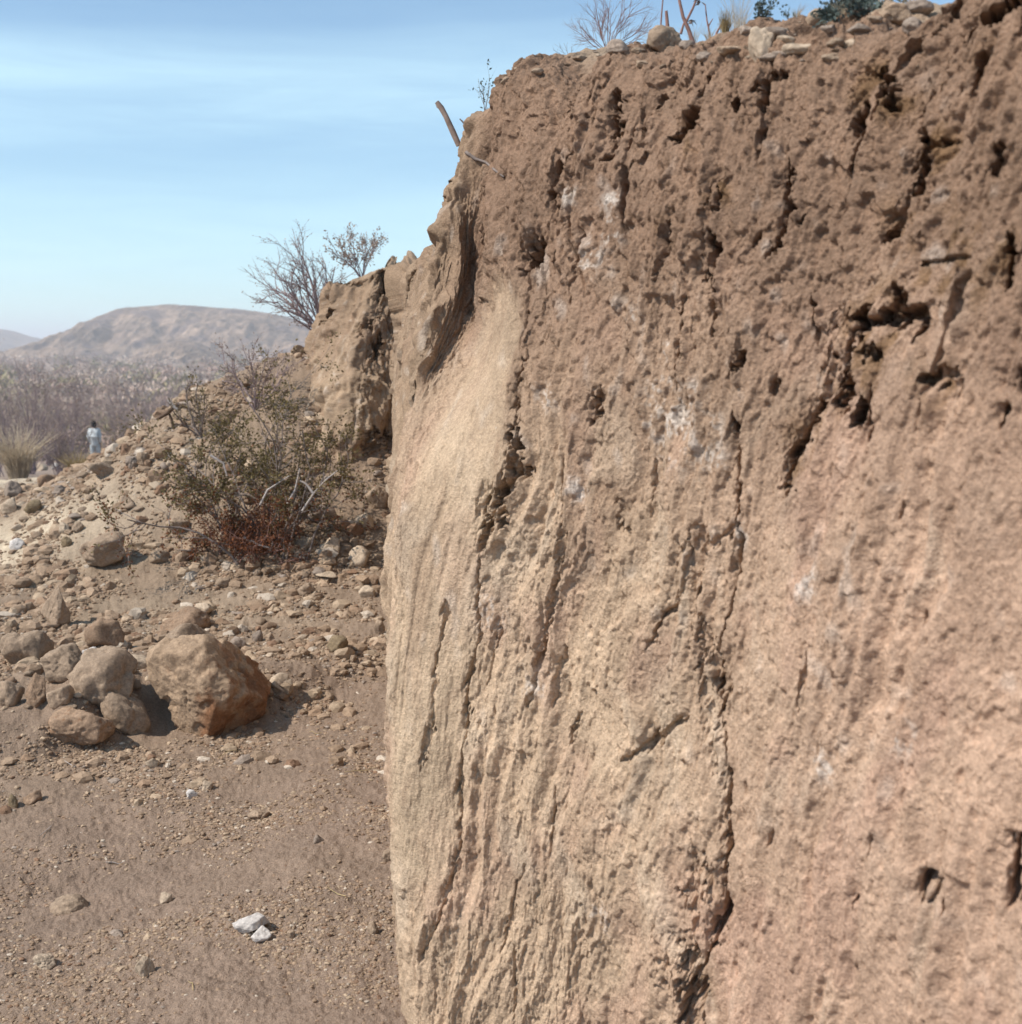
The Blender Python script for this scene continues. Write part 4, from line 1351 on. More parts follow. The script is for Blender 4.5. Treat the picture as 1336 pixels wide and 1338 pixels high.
cfgR = dict(wander=.10, up=.04, kids=[4, 5], angle=.5, ratio=(.3, .55), seg=5)
b, y = rim_point(790)
if b:
    twig_bush("bush", b + Vector((.01, .02, -.008)), [(745, 50), (755, 30), (765, 15), (780, 8), (795, 5), (812, 12), (828, 12), (842, 25), (850, 38), (775, 30), (800, 25), (820, 35), (788, 20), (760, 42), (835, 45), (805, 8)],
              "dry pinkish twiggy bush on the bank's top edge", M_TWIG_RED, .0011, .05, dict(cfgR, kids=[6, 8], angle=.6), seed=51, depth=2)
b, y = rim_point(742)
if b:
    twig_bush("bush", b + Vector((.01, .03, -.006)), [(722, 68), (728, 62), (736, 55), (748, 58), (756, 66)], "tiny sprig of bare twigs next to the dry pinkish bush", M_TWIG, .0007, .03, cfgR, seed=53, depth=1)

b, y = rim_point(895)
if b:
    rt = empty("plant", b, "dead plant of thick forked reddish stems on the bank's top edge", "plant")
    tb = Tubes()
    tb.add(rel([(908, 62), (900, 38), (893, 22), (888, 0), (890, -20)], b), [.0046, .0042, .0036, .003, .002], 6)
    tb.add(rel([(897, 28), (906, 10), (912, -6), (915, -25)], b), [.003, .0026, .002, .0014], 6)
    tb.add(rel([(890, 44), (894, 30)], b), [.003, .002], 5)
    tb.add(rel([(875, 62), (873, 40), (871, 14)], b), [.0045, .0045, .003], 6)
    tb.add(rel([(866, 58), (864, 30), (866, 5), (868, -15)], b), [.002, .0018, .0014, .001], 5)
    tb.add(rel([(930, 62), (928, 45), (924, 25), (922, 5)], b), [.0024, .002, .0016, .001], 5)
    tb.add(rel([(926, 34), (932, 24)], b), [.0016, .0008], 5)
    tb.add(rel([(932, 62), (937, 42), (945, 28)], b), [.0032, .0024, .0012], 5)
    tb.build("stems", M_TWIG_RED, rt)
    lv = Leaves()
    rr = np.random.default_rng(5)
    for (x, yy) in [(912, 0), (916, 2), (905, 26), (908, 27), (914, -3)]:
        q = rel([(x, yy)], b)[0]
        for _ in range(3):
            lv.add(q, rr.normal(size=3), .014)
    lv.build("dead_leaves", M_TWIG, rt, rr, .6)


def tuft(name, base, n, length, label, mat, seed, spread=.35, rad=.0006, cat="grass tuft", leaf=None):
    r = np.random.default_rng(seed)
    rt = empty(name, base, label, cat)
    tb = Tubes()
    for _ in range(n):
        a = r.uniform(0, 6.28)
        L = length * r.uniform(.5, 1.1)
        out = spread * r.uniform(.1, 1)
        p0 = np.array([math.cos(a), math.sin(a), 0]) * length * .12 * r.random()
        p1 = p0 + np.array([math.cos(a) * out * .3, math.sin(a) * out * .3, .5]) * L
        p2 = p0 + np.array([math.cos(a) * out, math.sin(a) * out, 1.0 - .25 * out]) * L
        p2 += r.normal(size=3) * L * .05
        tb.add([p0, p1, p2], [rad, rad * .8, rad * .3], 3)
    tb.build("blades", mat, rt)
    return rt


for (x, n, L, lab, sd) in ((945, 130, .050, "yellow tuft of dry grass beside the forked dead plant", 61), (872, 90, .030, "short yellowish dry grass around the stems on the bank's edge", 62)):
    b, y = rim_point(x)
    if b:
        tuft("grass_tuft", b + Vector((0.005, .01, -.004)), n, L, lab, M_STRAW, sd)
b, y = rim_point(950)
if b:
    tuft("grass_tuft", b + Vector((.03, .05, -.004)), 60, .11, "pale wispy tall grass behind the yellow tuft", M_STRAW_PALE, 63, spread=.5, rad=.00035)

for k, x in enumerate((800, 852, 905, 925, 968, 1040, 1075, 1098, 1150, 1185)):
    b, y = rim_point(x)
    if b:
        o = tuft("grass_tuft", b + Vector((0.004, .012, -.004)), 38, .030 + .018 * ((k * 7) % 5) / 4, "wispy thin tan dry grass tuft along the bank's top edge", M_STRAW_PALE, 80 + k, spread=.8, rad=.00035)
        o["group"] = "thin dry grass tufts along the top edge"
b, y = rim_point(1000)
if b:
    twig_bush("plant", b + Vector((0, .015, -.004)), [(990, 8), (996, 4), (1002, 2), (1008, 8), (1012, 14), (988, 16), (1004, 12)], "blue green leafy sprig growing on the bank's top edge", M_TWIG, .0009, .01, cfgR, M_LEAF_BLUE, .008, .95, seed=65, depth=1, cat="plant")
b, y = rim_point(1035)
if b:
    twig_bush("plant", b + Vector((0, .015, -.004)), [(1026, 12), (1030, 20), (1038, 24)], "tiny leafy twig between sprig and upright stone", M_TWIG, .0007, .01, cfgR, M_LEAF_BLUE, .007, .5, seed=66, depth=1, cat="plant")
b, y = rim_point(1105)
if b:
    twig_bush("plant", b + Vector((0, .01, -.004)), [(1080, 18), (1090, 8), (1102, 2), (1112, 0), (1122, 0), (1135, 6), (1145, 2), (1098, 14), (1120, 12), (1160, 4), (1085, 25), (1130, 16)], "low grey green leafy plant sprawling over stones on the top edge", M_TWIG, .0011, .04, cfgR, M_LEAF_BLUE, .010, .8, seed=67, depth=2, cat="plant")
b, y = rim_point(634)
if b:
    twig_bush("plant", b + Vector((0, .01, -.004)), [(628, 95), (638, 95), (632, 102), (627, 112), (640, 112)], "thin leafy sprig at the bank's corner against the sky", M_TWIG, .0008, .01, dict(cfgR, kids=[2, 2]), M_LEAF_BLUE, .010, .5, seed=68, depth=1, cat="plant")
# the bare stick jutting from the slope and the root that hangs from it
b, y = rim_point(598)
if b:
    rt = empty("stick", b, "bare brown stick jutting skyward from the bank's sloping edge", "stick")
    tb = Tubes()
    tb.add(rel([(600, 190), (592, 172), (583, 152), (577, 141), (571, 133)], b), [.0075, .008, .007, .0075, .006], 7)
    tb.build("shaft", plain_mat("weathered_wood", (0.27, 0.20, 0.165), var=.35, scale=50), rt)
    tb = Tubes()
    tb.add(rel([(577, 143), (572, 139), (570, 134)], b), [.003, .0035, .002], 5)
    tb.build("split_tip", M_TWIG_PALE, rt)
    b2, y2 = rim_point(612)
    if b2:
        rt = empty("stick", b2, "short thin stick poking out above the longer bare stick", "stick")
        tb = Tubes()
        tb.add(rel([(614, 168), (606, 160), (601, 155)], b2), [.003, .0026, .0016], 5)
        tb.build("shaft", M_TWIG, rt)
rootpts = []
for (x, y) in [(600, 190), (610, 200), (622, 208), (635, 212), (648, 222), (660, 230)]:
    l, n = hit_bank(x, y)
    if l is not None:
        rootpts.append(np.array(l + n * (.004 if n.dot(l - Vector((0, 0, EYE))) < 0 else -.004)))
if len(rootpts) > 2:
    tb = Tubes()
    b0 = rootpts[0].copy()
    tb.add([p - b0 for p in rootpts], np.linspace(.005, .002, len(rootpts)), 5)
    o = tb.build("root", M_TWIG)
    o.location = b0
    tag(o, "thin dry root trailing down the bank face below the stick", "root")

RIM = [
    (805, 60, 30, 17, M_GREY, "dark grey rounded stone under the dry pinkish bush"),
    (866, 52, 46, 36, M_TAN, "tan earthy lump among the dead stems on the top edge"),
    (896, 58, 22, 14, M_GREY, "dark stone wedged at the foot of the forked dead plant"),
    (992, 58, 34, 44, M_PALE, "large pale tan block standing on the bank's top edge"),
    (975, 40, 26, 14, M_GREY, "purplish flat stone capping the edge beside the pale block"),
    (1015, 42, 44, 20, M_GREY, "broad purplish stone behind the large pale block"),
    (1025, 52, 26, 14, M_PALE, "small pale stone in front of the broad purplish stone"),
    (1063, 26, 26, 30, M_TAN, "upright square tan stone standing on the top edge"),
    (1050, 64, 60, 16, M_PALE, "long flat pale slab on the slope below the upright stone"),
    (1012, 72, 46, 14, M_GREY, "flat purplish slab below the large pale block"),
    (1090, 55, 24, 14, M_TAN, "small reddish tan stone at the end of the long slab"),
    (1112, 56, 24, 14, M_PALE, "white topped stone below the sprawling grey green plant"),
    (1120, 36, 30, 13, M_GREY, "grey slab under the sprawling grey green plant"),
    (1080, 36, 22, 12, M_GREY, "small grey stone beside the upright square stone"),
    (1165, 18, 60, 24, M_TAN, "long tan stone on the highest part of the edge"),
    (1200, 8, 38, 22, M_GREY, "dark purplish stone at the top of the bank's edge"),
    (1192, 32, 30, 20, M_GREY, "bluish grey stone below the dark purplish stone"),
    (955, 66, 44, 12, M_TAN, "flat tan stone overhanging a dark gap in the edge"),
    (920, 72, 26, 12, M_GREY, "small grey stone below the yellow grass tuft"),
    (832, 66, 20, 10, M_TAN, "small tan stone between the grey stone and the earthy lump"),
    (756, 76, 22, 9, M_TAN, "thin tan stone on the edge under the tiny sprig"),
    (840, 82, 24, 10, M_TAN, "tan stone set in the face below the earthy lump"),
    (1140, 24, 22, 11, M_TAN, "little tan stone at the end of the sprawling plant"),
    (1085, 74, 28, 10, M_TAN, "thin tan flake on the slope below the reddish stone"),
    (700, 92, 18, 8, M_TAN, "small brown stone on the bare stretch of top edge"),
    (660, 104, 16, 9, M_TAN, "small brown stone at the bank's upper corner"),
]
for i, (px, py, w, h, mat, lab) in enumerate(RIM):
    l, n = hit_bank(px, py + h * .42)
    if l is None:
        l, y = rim_point(px)
        if l is None:
            continue
    s = sc_at(l)
    o = make_rock("stone", l + Vector((0.004, w * s * .18, -0.001)), (w * s, w * s * .8, h * s * 1.15), mat, 300 + i, 4, 8, .7, .12, rotz=random.uniform(-.4, .4), tilt=-.1, sink=.15)
    tag(o, lab, "stone")
# small stones scattered over the top edge
r3 = np.random.default_rng(17)
k = 0
while k < 46:
    px = r3.uniform(650, 1225)
    b, y = rim_point(px)
    if b is None:
        k += 1
        continue
    l, n = hit_bank(px, y + abs(r3.normal()) * 18 * (0.5 if px < 850 else 1.6))
    k += 1
    if l is None:
        continue
    o = bpy.data.objects.new("stone", proto[int(r3.integers(len(proto)))])
    COL.objects.link(o)
    sz = .006 + .012 * r3.random() ** 2
    o.location = l + Vector((0, sz * .2, -sz * .1))
    o.rotation_euler = (r3.uniform(-.4, .4), r3.uniform(-.4, .4), r3.uniform(0, 6.28))
    o.scale = (sz * r3.uniform(1, 1.6), sz, sz * r3.uniform(.6, 1))
    tag(o, "pebble sized stone lying along the bank's top edge", "stone", "small stones along the top edge of the bank")
print("rim", time.time() - T0)


# ------------------------------------------------------------------ middle distance shrubs and the far brush
def shrub(name, px, py, hpx, wpx, label, leaf, seed, Y=None, n=1600, twig=M_TWIG_LILAC, size=.05, group=None):
    r = np.random.default_rng(seed)
    d = ray(px, py)
    if Y is None:
        p = hit_ground(px, py)
    else:
        t = d * (Y / d[1])
        p = np.array([t[0], t[1], gz(t[0], t[1])])
    s = sc_at(p)
    top = (452 - (py - hpx)) / FPX * p[1] + EYE
    H = max(top - p[2], .3)
    W = wpx * s
    root = empty(name, p, label, "shrub", group)
    tb, lf = Tubes(), Leaves()
    for k in range(26):
        a = r.uniform(0, 6.28)
        out = r.random() ** .6
        e = np.array([math.cos(a) * W * .5 * out, math.sin(a) * W * .5 * out, H * (1 - .5 * out ** 2) * r.uniform(.75, 1.05)])
        q0 = r.normal(size=3) * np.array([.06, .06, 0])
        mid = (q0 + e) * .5 + np.array([0, 0, -.05 * H]) + r.normal(size=3) * .05 * H
        tb.add([q0, mid, e], [.014, .010, .004], 4)
        for j in range(5):
            u = r.uniform(.4, 1)
            b0 = q0 * (1 - u) ** 2 + 2 * mid * u * (1 - u) + e * u * u
            dd = (e - q0) / np.linalg.norm(e - q0) + r.normal(size=3) * .5
            b1 = b0 + dd * H * r.uniform(.12, .30)
            tb.add([b0, (b0 + b1) / 2 + r.normal(size=3) * .02, b1], [.006, .005, .002], 3)
            for _ in range(int(n / 60)):
                v = r.random()
                lf.add(b0 + (b1 - b0) * v + r.normal(size=3) * .035 * H, r.normal(size=3) + np.array([0, 0, .6]), size * .62 * r.uniform(.5, 1.3))
    tb.build("branches", twig, root)
    lf.build("foliage", leaf, root, r, .35)
    return root


shrub("shrub", 163, 580, 32, 52, "low olive green shrub right beside the distant person", M_LEAF, 201, Y=40, n=1700, size=.07)
shrub("shrub", -6, 590, 118, 60, "tall greyish shrub cut by the photo's left edge", M_LEAF_GREY, 203, Y=30, size=.07)
shrub("shrub", 40, 588, 110, 72, "tall pinkish grey shrub behind the pale grass clump", M_LEAF_GREY, 204, Y=33, size=.07)
shrub("shrub", 92, 585, 100, 58, "grey shrub between the pale grass clump and the person", M_LEAF_GREY, 205, Y=38, size=.07)
shrub("shrub", 160, 575, 82, 70, "broad lilac grey shrub behind the low olive shrub", M_LEAF_GREY, 206, Y=56, size=.08)
shrub("shrub", 215, 560, 60, 50, "grey shrub seen just over the talus crest", M_LEAF_GREY, 207, Y=50, size=.08)
shrub("shrub", 78, 592, 30, 44, "small dusky brown shrub at the track's far end", plain_mat("dusky_leaf", (.19, .15, .11), var=.3, scale=3, trans=.15), 208, Y=27, n=1300, size=.05)
for k, (px, py, hp, wp, Y) in enumerate([(12, 575, 62, 60, 52), (62, 572, 70, 66, 47), (108, 570, 60, 58, 58), (140, 566, 56, 60, 62), (190, 566, 66, 64, 54), (232, 556, 62, 60, 60), (30, 560, 50, 70, 70), (118, 560, 46, 70, 78), (205, 552, 44, 70, 80)]):
    shrub("shrub", px, py, hp, wp, "pinkish tan twiggy shrub at the near edge of the brush plain", M_LEAF_GREY if k % 3 else M_STRAW_PALE, 240 + k, Y=Y, n=1300, size=.09, group="shrubs at the near edge of the brush plain")
# pale dry grass clump
d = ray(22, 592); t = d * (21 / d[1])
tuft("grass_clump", (t[0], t[1], gz(t[0], t[1])), 330, 1.02, "big pale dry grass clump at the far edge of the sandy track", M_STRAW_PALE, 211, spread=.75, rad=.006)
d = ray(100, 592); t = d * (24 / d[1])
tuft("grass_clump", (t[0], t[1], gz(t[0], t[1])), 300, .55, "small tan dry grass clump beside the dusky shrub", M_STRAW, 212, spread=.8, rad=.006)


def build_brush():
    r = np.random.default_rng(5)
    m = earth_mat("brush_twigs", attr=True, var=.2, scale=2, fine=12, bump=0, rough=.9)
    VV, CC = [], []
    for n, nt, lo, hi, l0, l1, w0, w1 in ((520, 420, 48, 130, .08, .24, .008, .02), (2300, 110, 100, 640, .12, .34, .03, .07)):
        tm = []
        for k in range(6):
            a = r.uniform(0, 6.28, nt)
            rad = r.random(nt) ** .5
            p = np.stack([np.cos(a) * rad * .6, np.sin(a) * rad * .6, r.uniform(.1, 1.0, nt) * (1 - .45 * rad ** 2)], -1)
            p[:, 2] *= 1 + .35 * perlin(p[:, 0] * 4, p[:, 1] * 4, k * 3.3)
            d = p * np.array([1, 1, .9]) + r.normal(size=(nt, 3)) * .3
            d /= np.linalg.norm(d, axis=1)[:, None]
            q = np.cross(d, r.normal(size=(nt, 3))); q /= np.linalg.norm(q, axis=1)[:, None]
            L = r.uniform(l0, l1, nt)[:, None]
            w = r.uniform(w0, w1, nt)[:, None]
            tm.append(np.stack([p - d * L * .5, p + q * w, p + d * L * .5, p - q * w], 1).reshape(-1, 3))
        tm = np.array(tm)
        az = np.radians(r.uniform(-30, 1, n))
        Y = np.exp(r.uniform(math.log(lo), math.log(hi), n))
        X = Y * np.tan(az)
        keep = ~((np.abs(X + 0.338 * Y) < 1.2) & (Y < 56))
        X, Y = X[keep], Y[keep]
        n = len(X)
        Z = ground_h(X, Y) + EYE - .05
        s = (.6 + 1.9 * r.random(n) ** 1.6) * (1 + Y / 500)
        T = tm[r.integers(6, size=n)] * s[:, None, None] * np.array([1.3, 1.3, .9])
        a = r.uniform(0, 6.28, n)
        ca, sa = np.cos(a)[:, None], np.sin(a)[:, None]
        V = np.stack([T[..., 0] * ca - T[..., 1] * sa + X[:, None], T[..., 0] * sa + T[..., 1] * ca + Y[:, None], T[..., 2] + Z[:, None]], -1)
        base = np.array([[.40, .29, .24], [.46, .345, .29], [.33, .25, .21], [.29, .25, .15], [.50, .40, .33]])
        c = base[r.integers(5, size=n)] * r.uniform(.85, 1.15, n)[:, None]
        VV.append(V.reshape(-1, 3)); CC.append(np.repeat(c, T.shape[1], 0))
    V = np.concatenate(VV)
    o = mesh_from("brush", V, np.arange(len(V)).reshape(-1, 4), m, smooth=False, colors=np.concatenate(CC))
    tag(o, "dense grey lilac desert brush covering the plain", "brush", kind="stuff")


build_brush()


# ------------------------------------------------------------------ hills
def hill(name, prof, Y0, depth, base_h, seed, label, foot=0.0, nx=440, ny=220, rough=1.15):
    """ridge whose skyline passes through the given photo points at distance Y0."""
    xs = np.array([(p[0] - 668) / FPX * Y0 for p in prof])
    hs = np.array([(452 - p[1]) / FPX * Y0 for p in prof]) - base_h
    X1 = np.linspace(xs[0], xs[-1], nx)
    H1 = np.interp(X1, xs, hs)
    k = np.hanning(9); k /= k.sum()
    H1 = np.convolve(np.pad(H1, 4, mode="edge"), k, "valid")
    v = np.linspace(-1, 1, ny)
    Xg, Vg = np.meshgrid(X1, v)
    Hg = np.meshgrid(H1, v)[0]
    Yg = Y0 + Vg * depth
    fall = np.where(Vg < 0, sstep(-1, -0.05, Vg) ** 1.15, sstep(1, .05, Vg))
    gul = 1 - np.abs(fbm(Xg * 10 / depth * .8, Yg * 3.0 / depth, seed, 4))
    Z = base_h - 3 + (Hg + 3) * fall
    Z += rough * (gul - .8) * Hg.max() * .22 * fall * (1 - fall) * 3
    Z += rough * Hg.max() * .03 * fbm(Xg * 22 / depth, Yg * 22 / depth, seed + 5, 3) * sstep(0, .4, fall) * (1 - .6 * sstep(.8, 1, fall))
    V = np.stack([Xg, Yg, Z + EYE], -1).reshape(-1, 3)
    n = fbm(Xg * 8 / depth, Yg * 8 / depth, seed + 9, 4)[..., None]
    c = np.array([.215, .155, .115]) * (1 + .35 * n) * (1 + .45 * fbm(Xg * 60 / depth, Yg * 30 / depth, seed + 29, 4)[..., None])
    d = sstep(.15, .6, fbm(Xg * 14 / depth, Yg * 10 / depth, seed + 19, 3))[..., None]
    c = c * (1 - .7 * d) + np.array([.13, .10, .095]) * .7 * d
    o = mesh_from(name, V, grid_faces(ny, nx), M_PLAIN, colors=np.clip(c, .03, .6).reshape(-1, 3))
    tag(o, label, "hill", kind="structure")


hill("hill", [(60, 462), (92, 450), (112, 438), (140, 425), (160, 412), (178, 405), (205, 403), (235, 401), (262, 402), (290, 405), (320, 406), (345, 410), (370, 414), (400, 424), (440, 432), (500, 438), (560, 450), (600, 462)],
     760, 200, -8.3, 3.3, "broad flat topped desert hill beyond the plain")
hill("foothill", [(170, 470), (190, 463), (215, 450), (240, 446), (262, 449), (280, 458), (300, 468), (310, 472)], 560, 60, -8.3, 8.8, "low dark foothill in front of the broad hill", nx=240, ny=110)
hill("mountain", [(-420, 452), (-300, 430), (-160, 418), (-60, 424), (0, 431), (20, 438), (40, 446), (60, 450), (95, 453)], 1500, 300, -8.5, 13.3, "faint bluish mountain far beyond the plain", nx=160, ny=60)
print("far", time.time() - T0)


# ------------------------------------------------------------------ the distant person
def person():
    d = ray(124, 585)
    Y = 46.0
    t = d * (Y / d[1])
    base = np.array([t[0], t[1], gz(t[0], t[1])])
    skin = plain_mat("skin", (.32, .2, .14), var=.1)
    cloth = plain_mat("pale_blue_cloth", (.42, .445, .455), var=.25, scale=9)
    trous = plain_mat("light_blue_trousers", (.38, .42, .445), var=.25, scale=9)
    hair = plain_mat("dark_hair", (.015, .012, .012), var=.2)
    shoe = plain_mat("dark_shoe", (.05, .045, .04), var=.2)

    def skinned(name, V, E, R, mat, parent, root=0, sub=1):
        me = bpy.data.meshes.new(name)
        me.from_pydata([tuple(v) for v in V], E, [])
        o = bpy.data.objects.new(name, me)
        COL.objects.link(o)
        sk = o.modifiers.new("s", "SKIN")
        for i, rr in enumerate(R):
            dd = me.skin_vertices[0].data[i]
            dd.radius = rr if isinstance(rr, tuple) else (rr, rr)
            dd.use_root = (i == root)
        ss = o.modifiers.new("u", "SUBSURF"); ss.levels = ss.render_levels = sub
        dg = bpy.context.evaluated_depsgraph_get()
        dg.update()
        m2 = bpy.data.meshes.new_from_object(o.evaluated_get(dg))
        o.modifiers.clear()
        o.data = m2
        m2.materials.clear(); m2.materials.append(mat)
        m2.polygons.foreach_set("use_smooth", np.full(len(m2.polygons), True))
        o.parent = parent
        return o
    # walking away from the camera, head bent a little
    J = {"pel": (0, 0, .92), "bel": (0, 0, 1.05), "che": (0, .01, 1.24), "nec": (0, .02, 1.40), "hea": (0, .03, 1.49), "top": (.01, .035, 1.60),
         "sl": (-.17, .01, 1.33), "el": (-.22, -.02, 1.08), "wl": (-.19, .08, .86), "hl": (-.185, .10, .78),
         "sr": (.17, .01, 1.33), "er": (.22, -.03, 1.08), "wr": (.20, .06, .86), "hr": (.195, .08, .78),
         "jl": (-.09, 0, .88), "kl": (-.10, .06, .48), "al": (-.09, -.04, .08), "tl": (-.10, .10, .04),
         "jr": (.09, 0, .88), "kr": (.10, .10, .49), "ar": (.09, .16, .09), "tr": (.10, .29, .05)}
    Rr = {"pel": .14, "bel": .125, "che": .14, "nec": .055, "hea": .085, "top": .075, "sl": .065, "el": .045, "wl": .03, "hl": .036, "sr": .065, "er": .045, "wr": .03, "hr": .036,
          "jl": .09, "kl": .06, "al": .04, "tl": .035, "jr": .09, "kr": .06, "ar": .04, "tr": .035}
    ed = [("pel", "bel"), ("bel", "che"), ("che", "nec"), ("nec", "hea"), ("hea", "top"), ("che", "sl"), ("sl", "el"), ("el", "wl"), ("wl", "hl"), ("che", "sr"), ("sr", "er"), ("er", "wr"), ("wr", "hr"),
          ("pel", "jl"), ("jl", "kl"), ("kl", "al"), ("al", "tl"), ("pel", "jr"), ("jr", "kr"), ("kr", "ar"), ("ar", "tr")]
    for s, h in ((-1, "hl"), (1, "hr")):
        hx = J[h]
        for k, (dx, L) in enumerate(((-.024, .06), (-.009, .07), (.009, .075), (.024, .062))):
            a = f"f{h}{k}"
            J[a] = (hx[0] + dx * .3 * s, hx[1] + dx, hx[2] - .045); J[a + "b"] = (hx[0] + dx * .3 * s - s * .012, hx[1] + dx + .012, hx[2] - .04 - L)
            Rr[a], Rr[a + "b"] = .010, .007
            ed += [(h, a), (a, a + "b")]
        J["t" + h] = (hx[0] - s * .01, hx[1] + .045, hx[2] + .0); J["t" + h + "b"] = (hx[0] - s * .015, hx[1] + .06, hx[2] - .05)
        Rr["t" + h], Rr["t" + h + "b"] = .011, .008
        ed += [(h, "t" + h), ("t" + h, "t" + h + "b")]
    keys = list(J)
    ix = {k: i for i, k in enumerate(keys)}
    root = empty("person", base, "dark haired person in pale blue clothes standing among the brush beyond the track", "person")
    skinned("body", [J[k] for k in keys], [(ix[a], ix[b]) for a, b in ed], [Rr[k] for k in keys], skin, root)
    sub = ["pel", "bel", "che", "nec", "sl", "el", "wl", "sr", "er", "wr"]
    V = [J[k] for k in sub] + [(0, 0, .72)]
    Rs = [.175, .165, .175, .075, .09, .065, .048, .09, .065, .048, .185]
    E = [(0, 1), (1, 2), (2, 3), (2, 4), (4, 5), (5, 6), (2, 7), (7, 8), (8, 9), (0, 10)]
    skinned("shirt", V, E, Rs, cloth, root)
    for s in ("l", "r"):
        skinned("trouser_leg", [J["j" + s], J["k" + s], J["a" + s]], [(0, 1), (1, 2)], [.115, .088, .075], trous, root)
        skinned("shoe", [J["a" + s], J["t" + s]], [(0, 1)], [.05, .042], shoe, root)
    Vh, Fh = rock_shape(np.random.default_rng(3), 3, 2, .1, .05)
    Vh = Vh * np.array([.105, .115, .125]) + np.array([0, .01, 1.55])
    Vh[:, 1] -= .02
    mesh_from("hair", Vh, Fh, hair, parent=root)
    bpy.context.view_layer.update()


person()

# ------------------------------------------------------------------ air
def haze():
    bm = bmesh.new()
    bmesh.ops.create_cube(bm, size=1)
    me = bpy.data.meshes.new("haze")
    bm.to_mesh(me); bm.free()
    o = bpy.data.objects.new("haze", me)
    COL.objects.link(o)
    zlo, zhi = -60.0, 40.0
    o.scale = (9000, 9000, zhi - zlo)
    o.location = (0, 0, (zlo + zhi) / 2)
    m, nt, N, L = new_mat("haze_air")
    out = N.new("ShaderNodeOutputMaterial")
    v = N.new("ShaderNodeVolumePrincipled")
    v.inputs["Color"].default_value = (.90, .93, 1.0, 1)
    v.inputs["Density"].default_value = HAZE
    v.inputs["Anisotropy"].default_value = 0.2
    L.new(v.outputs[0], out.inputs["Volume"])
    me.materials.append(m)
    tag(o, "thin pale lilac haze over the desert plain", "haze", kind="stuff")


HAZE = 0.0006
haze()

# ------------------------------------------------------------------ light and sky
SUN_EL, SUN_AZ = math.radians(47), math.radians(-112)      # azimuth clockwise from +Y
ts = Vector((math.sin(SUN_AZ) * math.cos(SUN_EL), math.cos(SUN_AZ) * math.cos(SUN_EL), math.sin(SUN_EL)))
sl = bpy.data.lights.new("sun", "SUN")
sl.energy = 4.6
sl.angle = math.radians(0.5)
sl.color = (1.0, 0.92, 0.81)
so = bpy.data.objects.new("sun", sl)
COL.objects.link(so)
so.rotation_euler = (-ts).to_track_quat("-Z", "Y").to_euler()
so.location = (-10, -5, 20)

w = bpy.data.worlds.new("World")
scene.world = w
w.use_nodes = True
nt = w.node_tree
N, L = nt.nodes, nt.links
N.clear()
wo = N.new("ShaderNodeOutputWorld")
bg = N.new("ShaderNodeBackground")
bg.inputs["Strength"].default_value = 0.125
sky = N.new("ShaderNodeTexSky")
sky.sky_type = "NISHITA"
sky.sun_disc = False
sky.sun_elevation = SUN_EL
sky.sun_rotation = SUN_AZ
sky.altitude = 700
sky.air_density = 1.0
sky.dust_density = 0.4
sky.ozone_density = 2.2
tc = N.new("ShaderNodeTexCoord")
mp = N.new("ShaderNodeMapping")
mp.inputs["Scale"].default_value = (1.0, 1.0, 12)
mp.inputs["Rotation"].default_value = (math.radians(1.5), math.radians(2.0), 0)
L.new(tc.outputs["Generated"], mp.inputs["Vector"])
n1 = N.new("ShaderNodeTexNoise")
n1.inputs["Scale"].default_value = 1.15
n1.inputs["Detail"].default_value = 4
n1.inputs["Roughness"].default_value = 0.5
n1.inputs["Distortion"].default_value = 0.4
L.new(mp.outputs[0], n1.inputs["Vector"])
sz = N.new("ShaderNodeSeparateXYZ")
L.new(tc.outputs["Generated"], sz.inputs[0])
n2 = N.new("ShaderNodeTexNoise")                      # wispy fibres
mp2 = N.new("ShaderNodeMapping")
mp2.inputs["Scale"].default_value = (5, 5, 42)
mp2.inputs["Rotation"].default_value = (math.radians(2), math.radians(3), 0)
L.new(tc.outputs["Generated"], mp2.inputs["Vector"])
L.new(mp2.outputs[0], n2.inputs["Vector"])
n2.inputs["Scale"].default_value = 1.0
n2.inputs["Detail"].default_value = 7
n2.inputs["Roughness"].default_value = 0.62
n2.inputs["Distortion"].default_value = 0.5
# elevation shifted by the noises -> layers of thin cirrus
e1 = N.new("ShaderNodeMath"); e1.operation = "MULTIPLY_ADD"
L.new(n1.outputs["Fac"], e1.inputs[0]); e1.inputs[1].default_value = 0.10
L.new(sz.outputs["Z"], e1.inputs[2])
e2 = N.new("ShaderNodeMath"); e2.operation = "MULTIPLY_ADD"
L.new(n2.outputs["Fac"], e2.inputs[0]); e2.inputs[1].default_value = 0.022
L.new(e1.outputs[0], e2.inputs[2])
e3 = N.new("ShaderNodeMath"); e3.operation = "SUBTRACT"
L.new(e2.outputs[0], e3.inputs[0]); e3.inputs[1].default_value = 0.061
ramp = N.new("ShaderNodeValToRGB")
ramp.color_ramp.interpolation = "B_SPLINE"
stops = [(0.0, .66), (.06, .52), (.105, .46), (.142, .14), (.165, .40), (.20, .58), (.222, .46), (.245, .13), (.33, .08), (.5, .25), (.62, .1), (.8, .3)]
cr = ramp.color_ramp
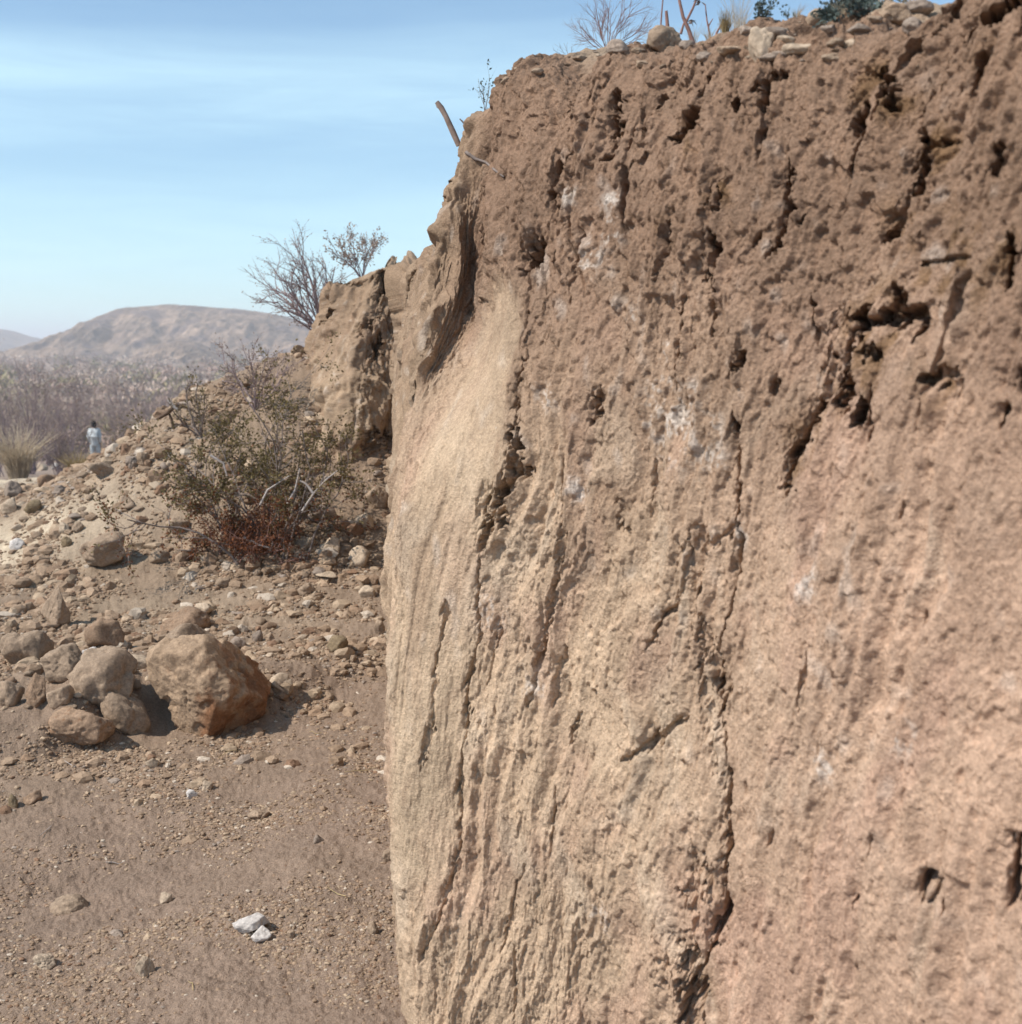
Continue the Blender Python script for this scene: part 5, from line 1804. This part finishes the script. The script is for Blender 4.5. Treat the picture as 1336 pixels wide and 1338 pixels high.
while len(cr.elements) < len(stops):
    cr.elements.new(0.5)
for el, (pos, val) in zip(cr.elements, stops):
    el.position = pos
    el.color = (val, val, val, 1)
L.new(e3.outputs[0], ramp.inputs[0])
f2 = N.new("ShaderNodeMapRange")
f2.inputs[1].default_value = 0.3; f2.inputs[2].default_value = 0.7; f2.inputs[3].default_value = 0.72; f2.inputs[4].default_value = 1.18
L.new(n2.outputs["Fac"], f2.inputs[0])
ff = N.new("ShaderNodeMath"); ff.operation = "MULTIPLY"; ff.use_clamp = True
L.new(ramp.outputs[0], ff.inputs[0]); L.new(f2.outputs[0], ff.inputs[1])
tint = N.new("ShaderNodeMix"); tint.data_type = "RGBA"; tint.blend_type = "MULTIPLY"
tint.inputs[0].default_value = 1.0
L.new(sky.outputs[0], tint.inputs[6])
tint.inputs[7].default_value = (0.82, 0.98, 1.04, 1)
mx = N.new("ShaderNodeMix")
mx.data_type = "RGBA"
L.new(ff.outputs[0], mx.inputs[0])
L.new(tint.outputs[2], mx.inputs[6])
mx.inputs[7].default_value = (5.4, 7.6, 8.4, 1)
L.new(mx.outputs[2], bg.inputs["Color"])
L.new(bg.outputs[0], wo.inputs[0])

# ------------------------------------------------------------------ camera
cam = bpy.data.cameras.new("camera")
co = bpy.data.objects.new("camera", cam)
COL.objects.link(co)
co.location = (0, 0, EYE)
co.rotation_euler = (math.radians(90) - PITCH, 0, 0)
cam.sensor_fit = "HORIZONTAL"
cam.sensor_width = 36
cam.lens = 36 * FPX / 1336
cam.clip_start = 0.02
cam.clip_end = 30000
cam.dof.use_dof = True
cam.dof.focus_distance = 3.7
cam.dof.aperture_fstop = 6.3
scene.camera = co

scene.render.engine = "CYCLES"
scene.view_settings.view_transform = "Standard"
scene.view_settings.look = "None"
scene.view_settings.exposure = 0.25
scene.view_settings.gamma = 1.0
scene.cycles.max_bounces = 6
scene.cycles.diffuse_bounces = 3
scene.cycles.volume_bounces = 1
scene.cycles.use_denoising = True
scene.render.film_transparent = False
print("done", time.time() - T0)
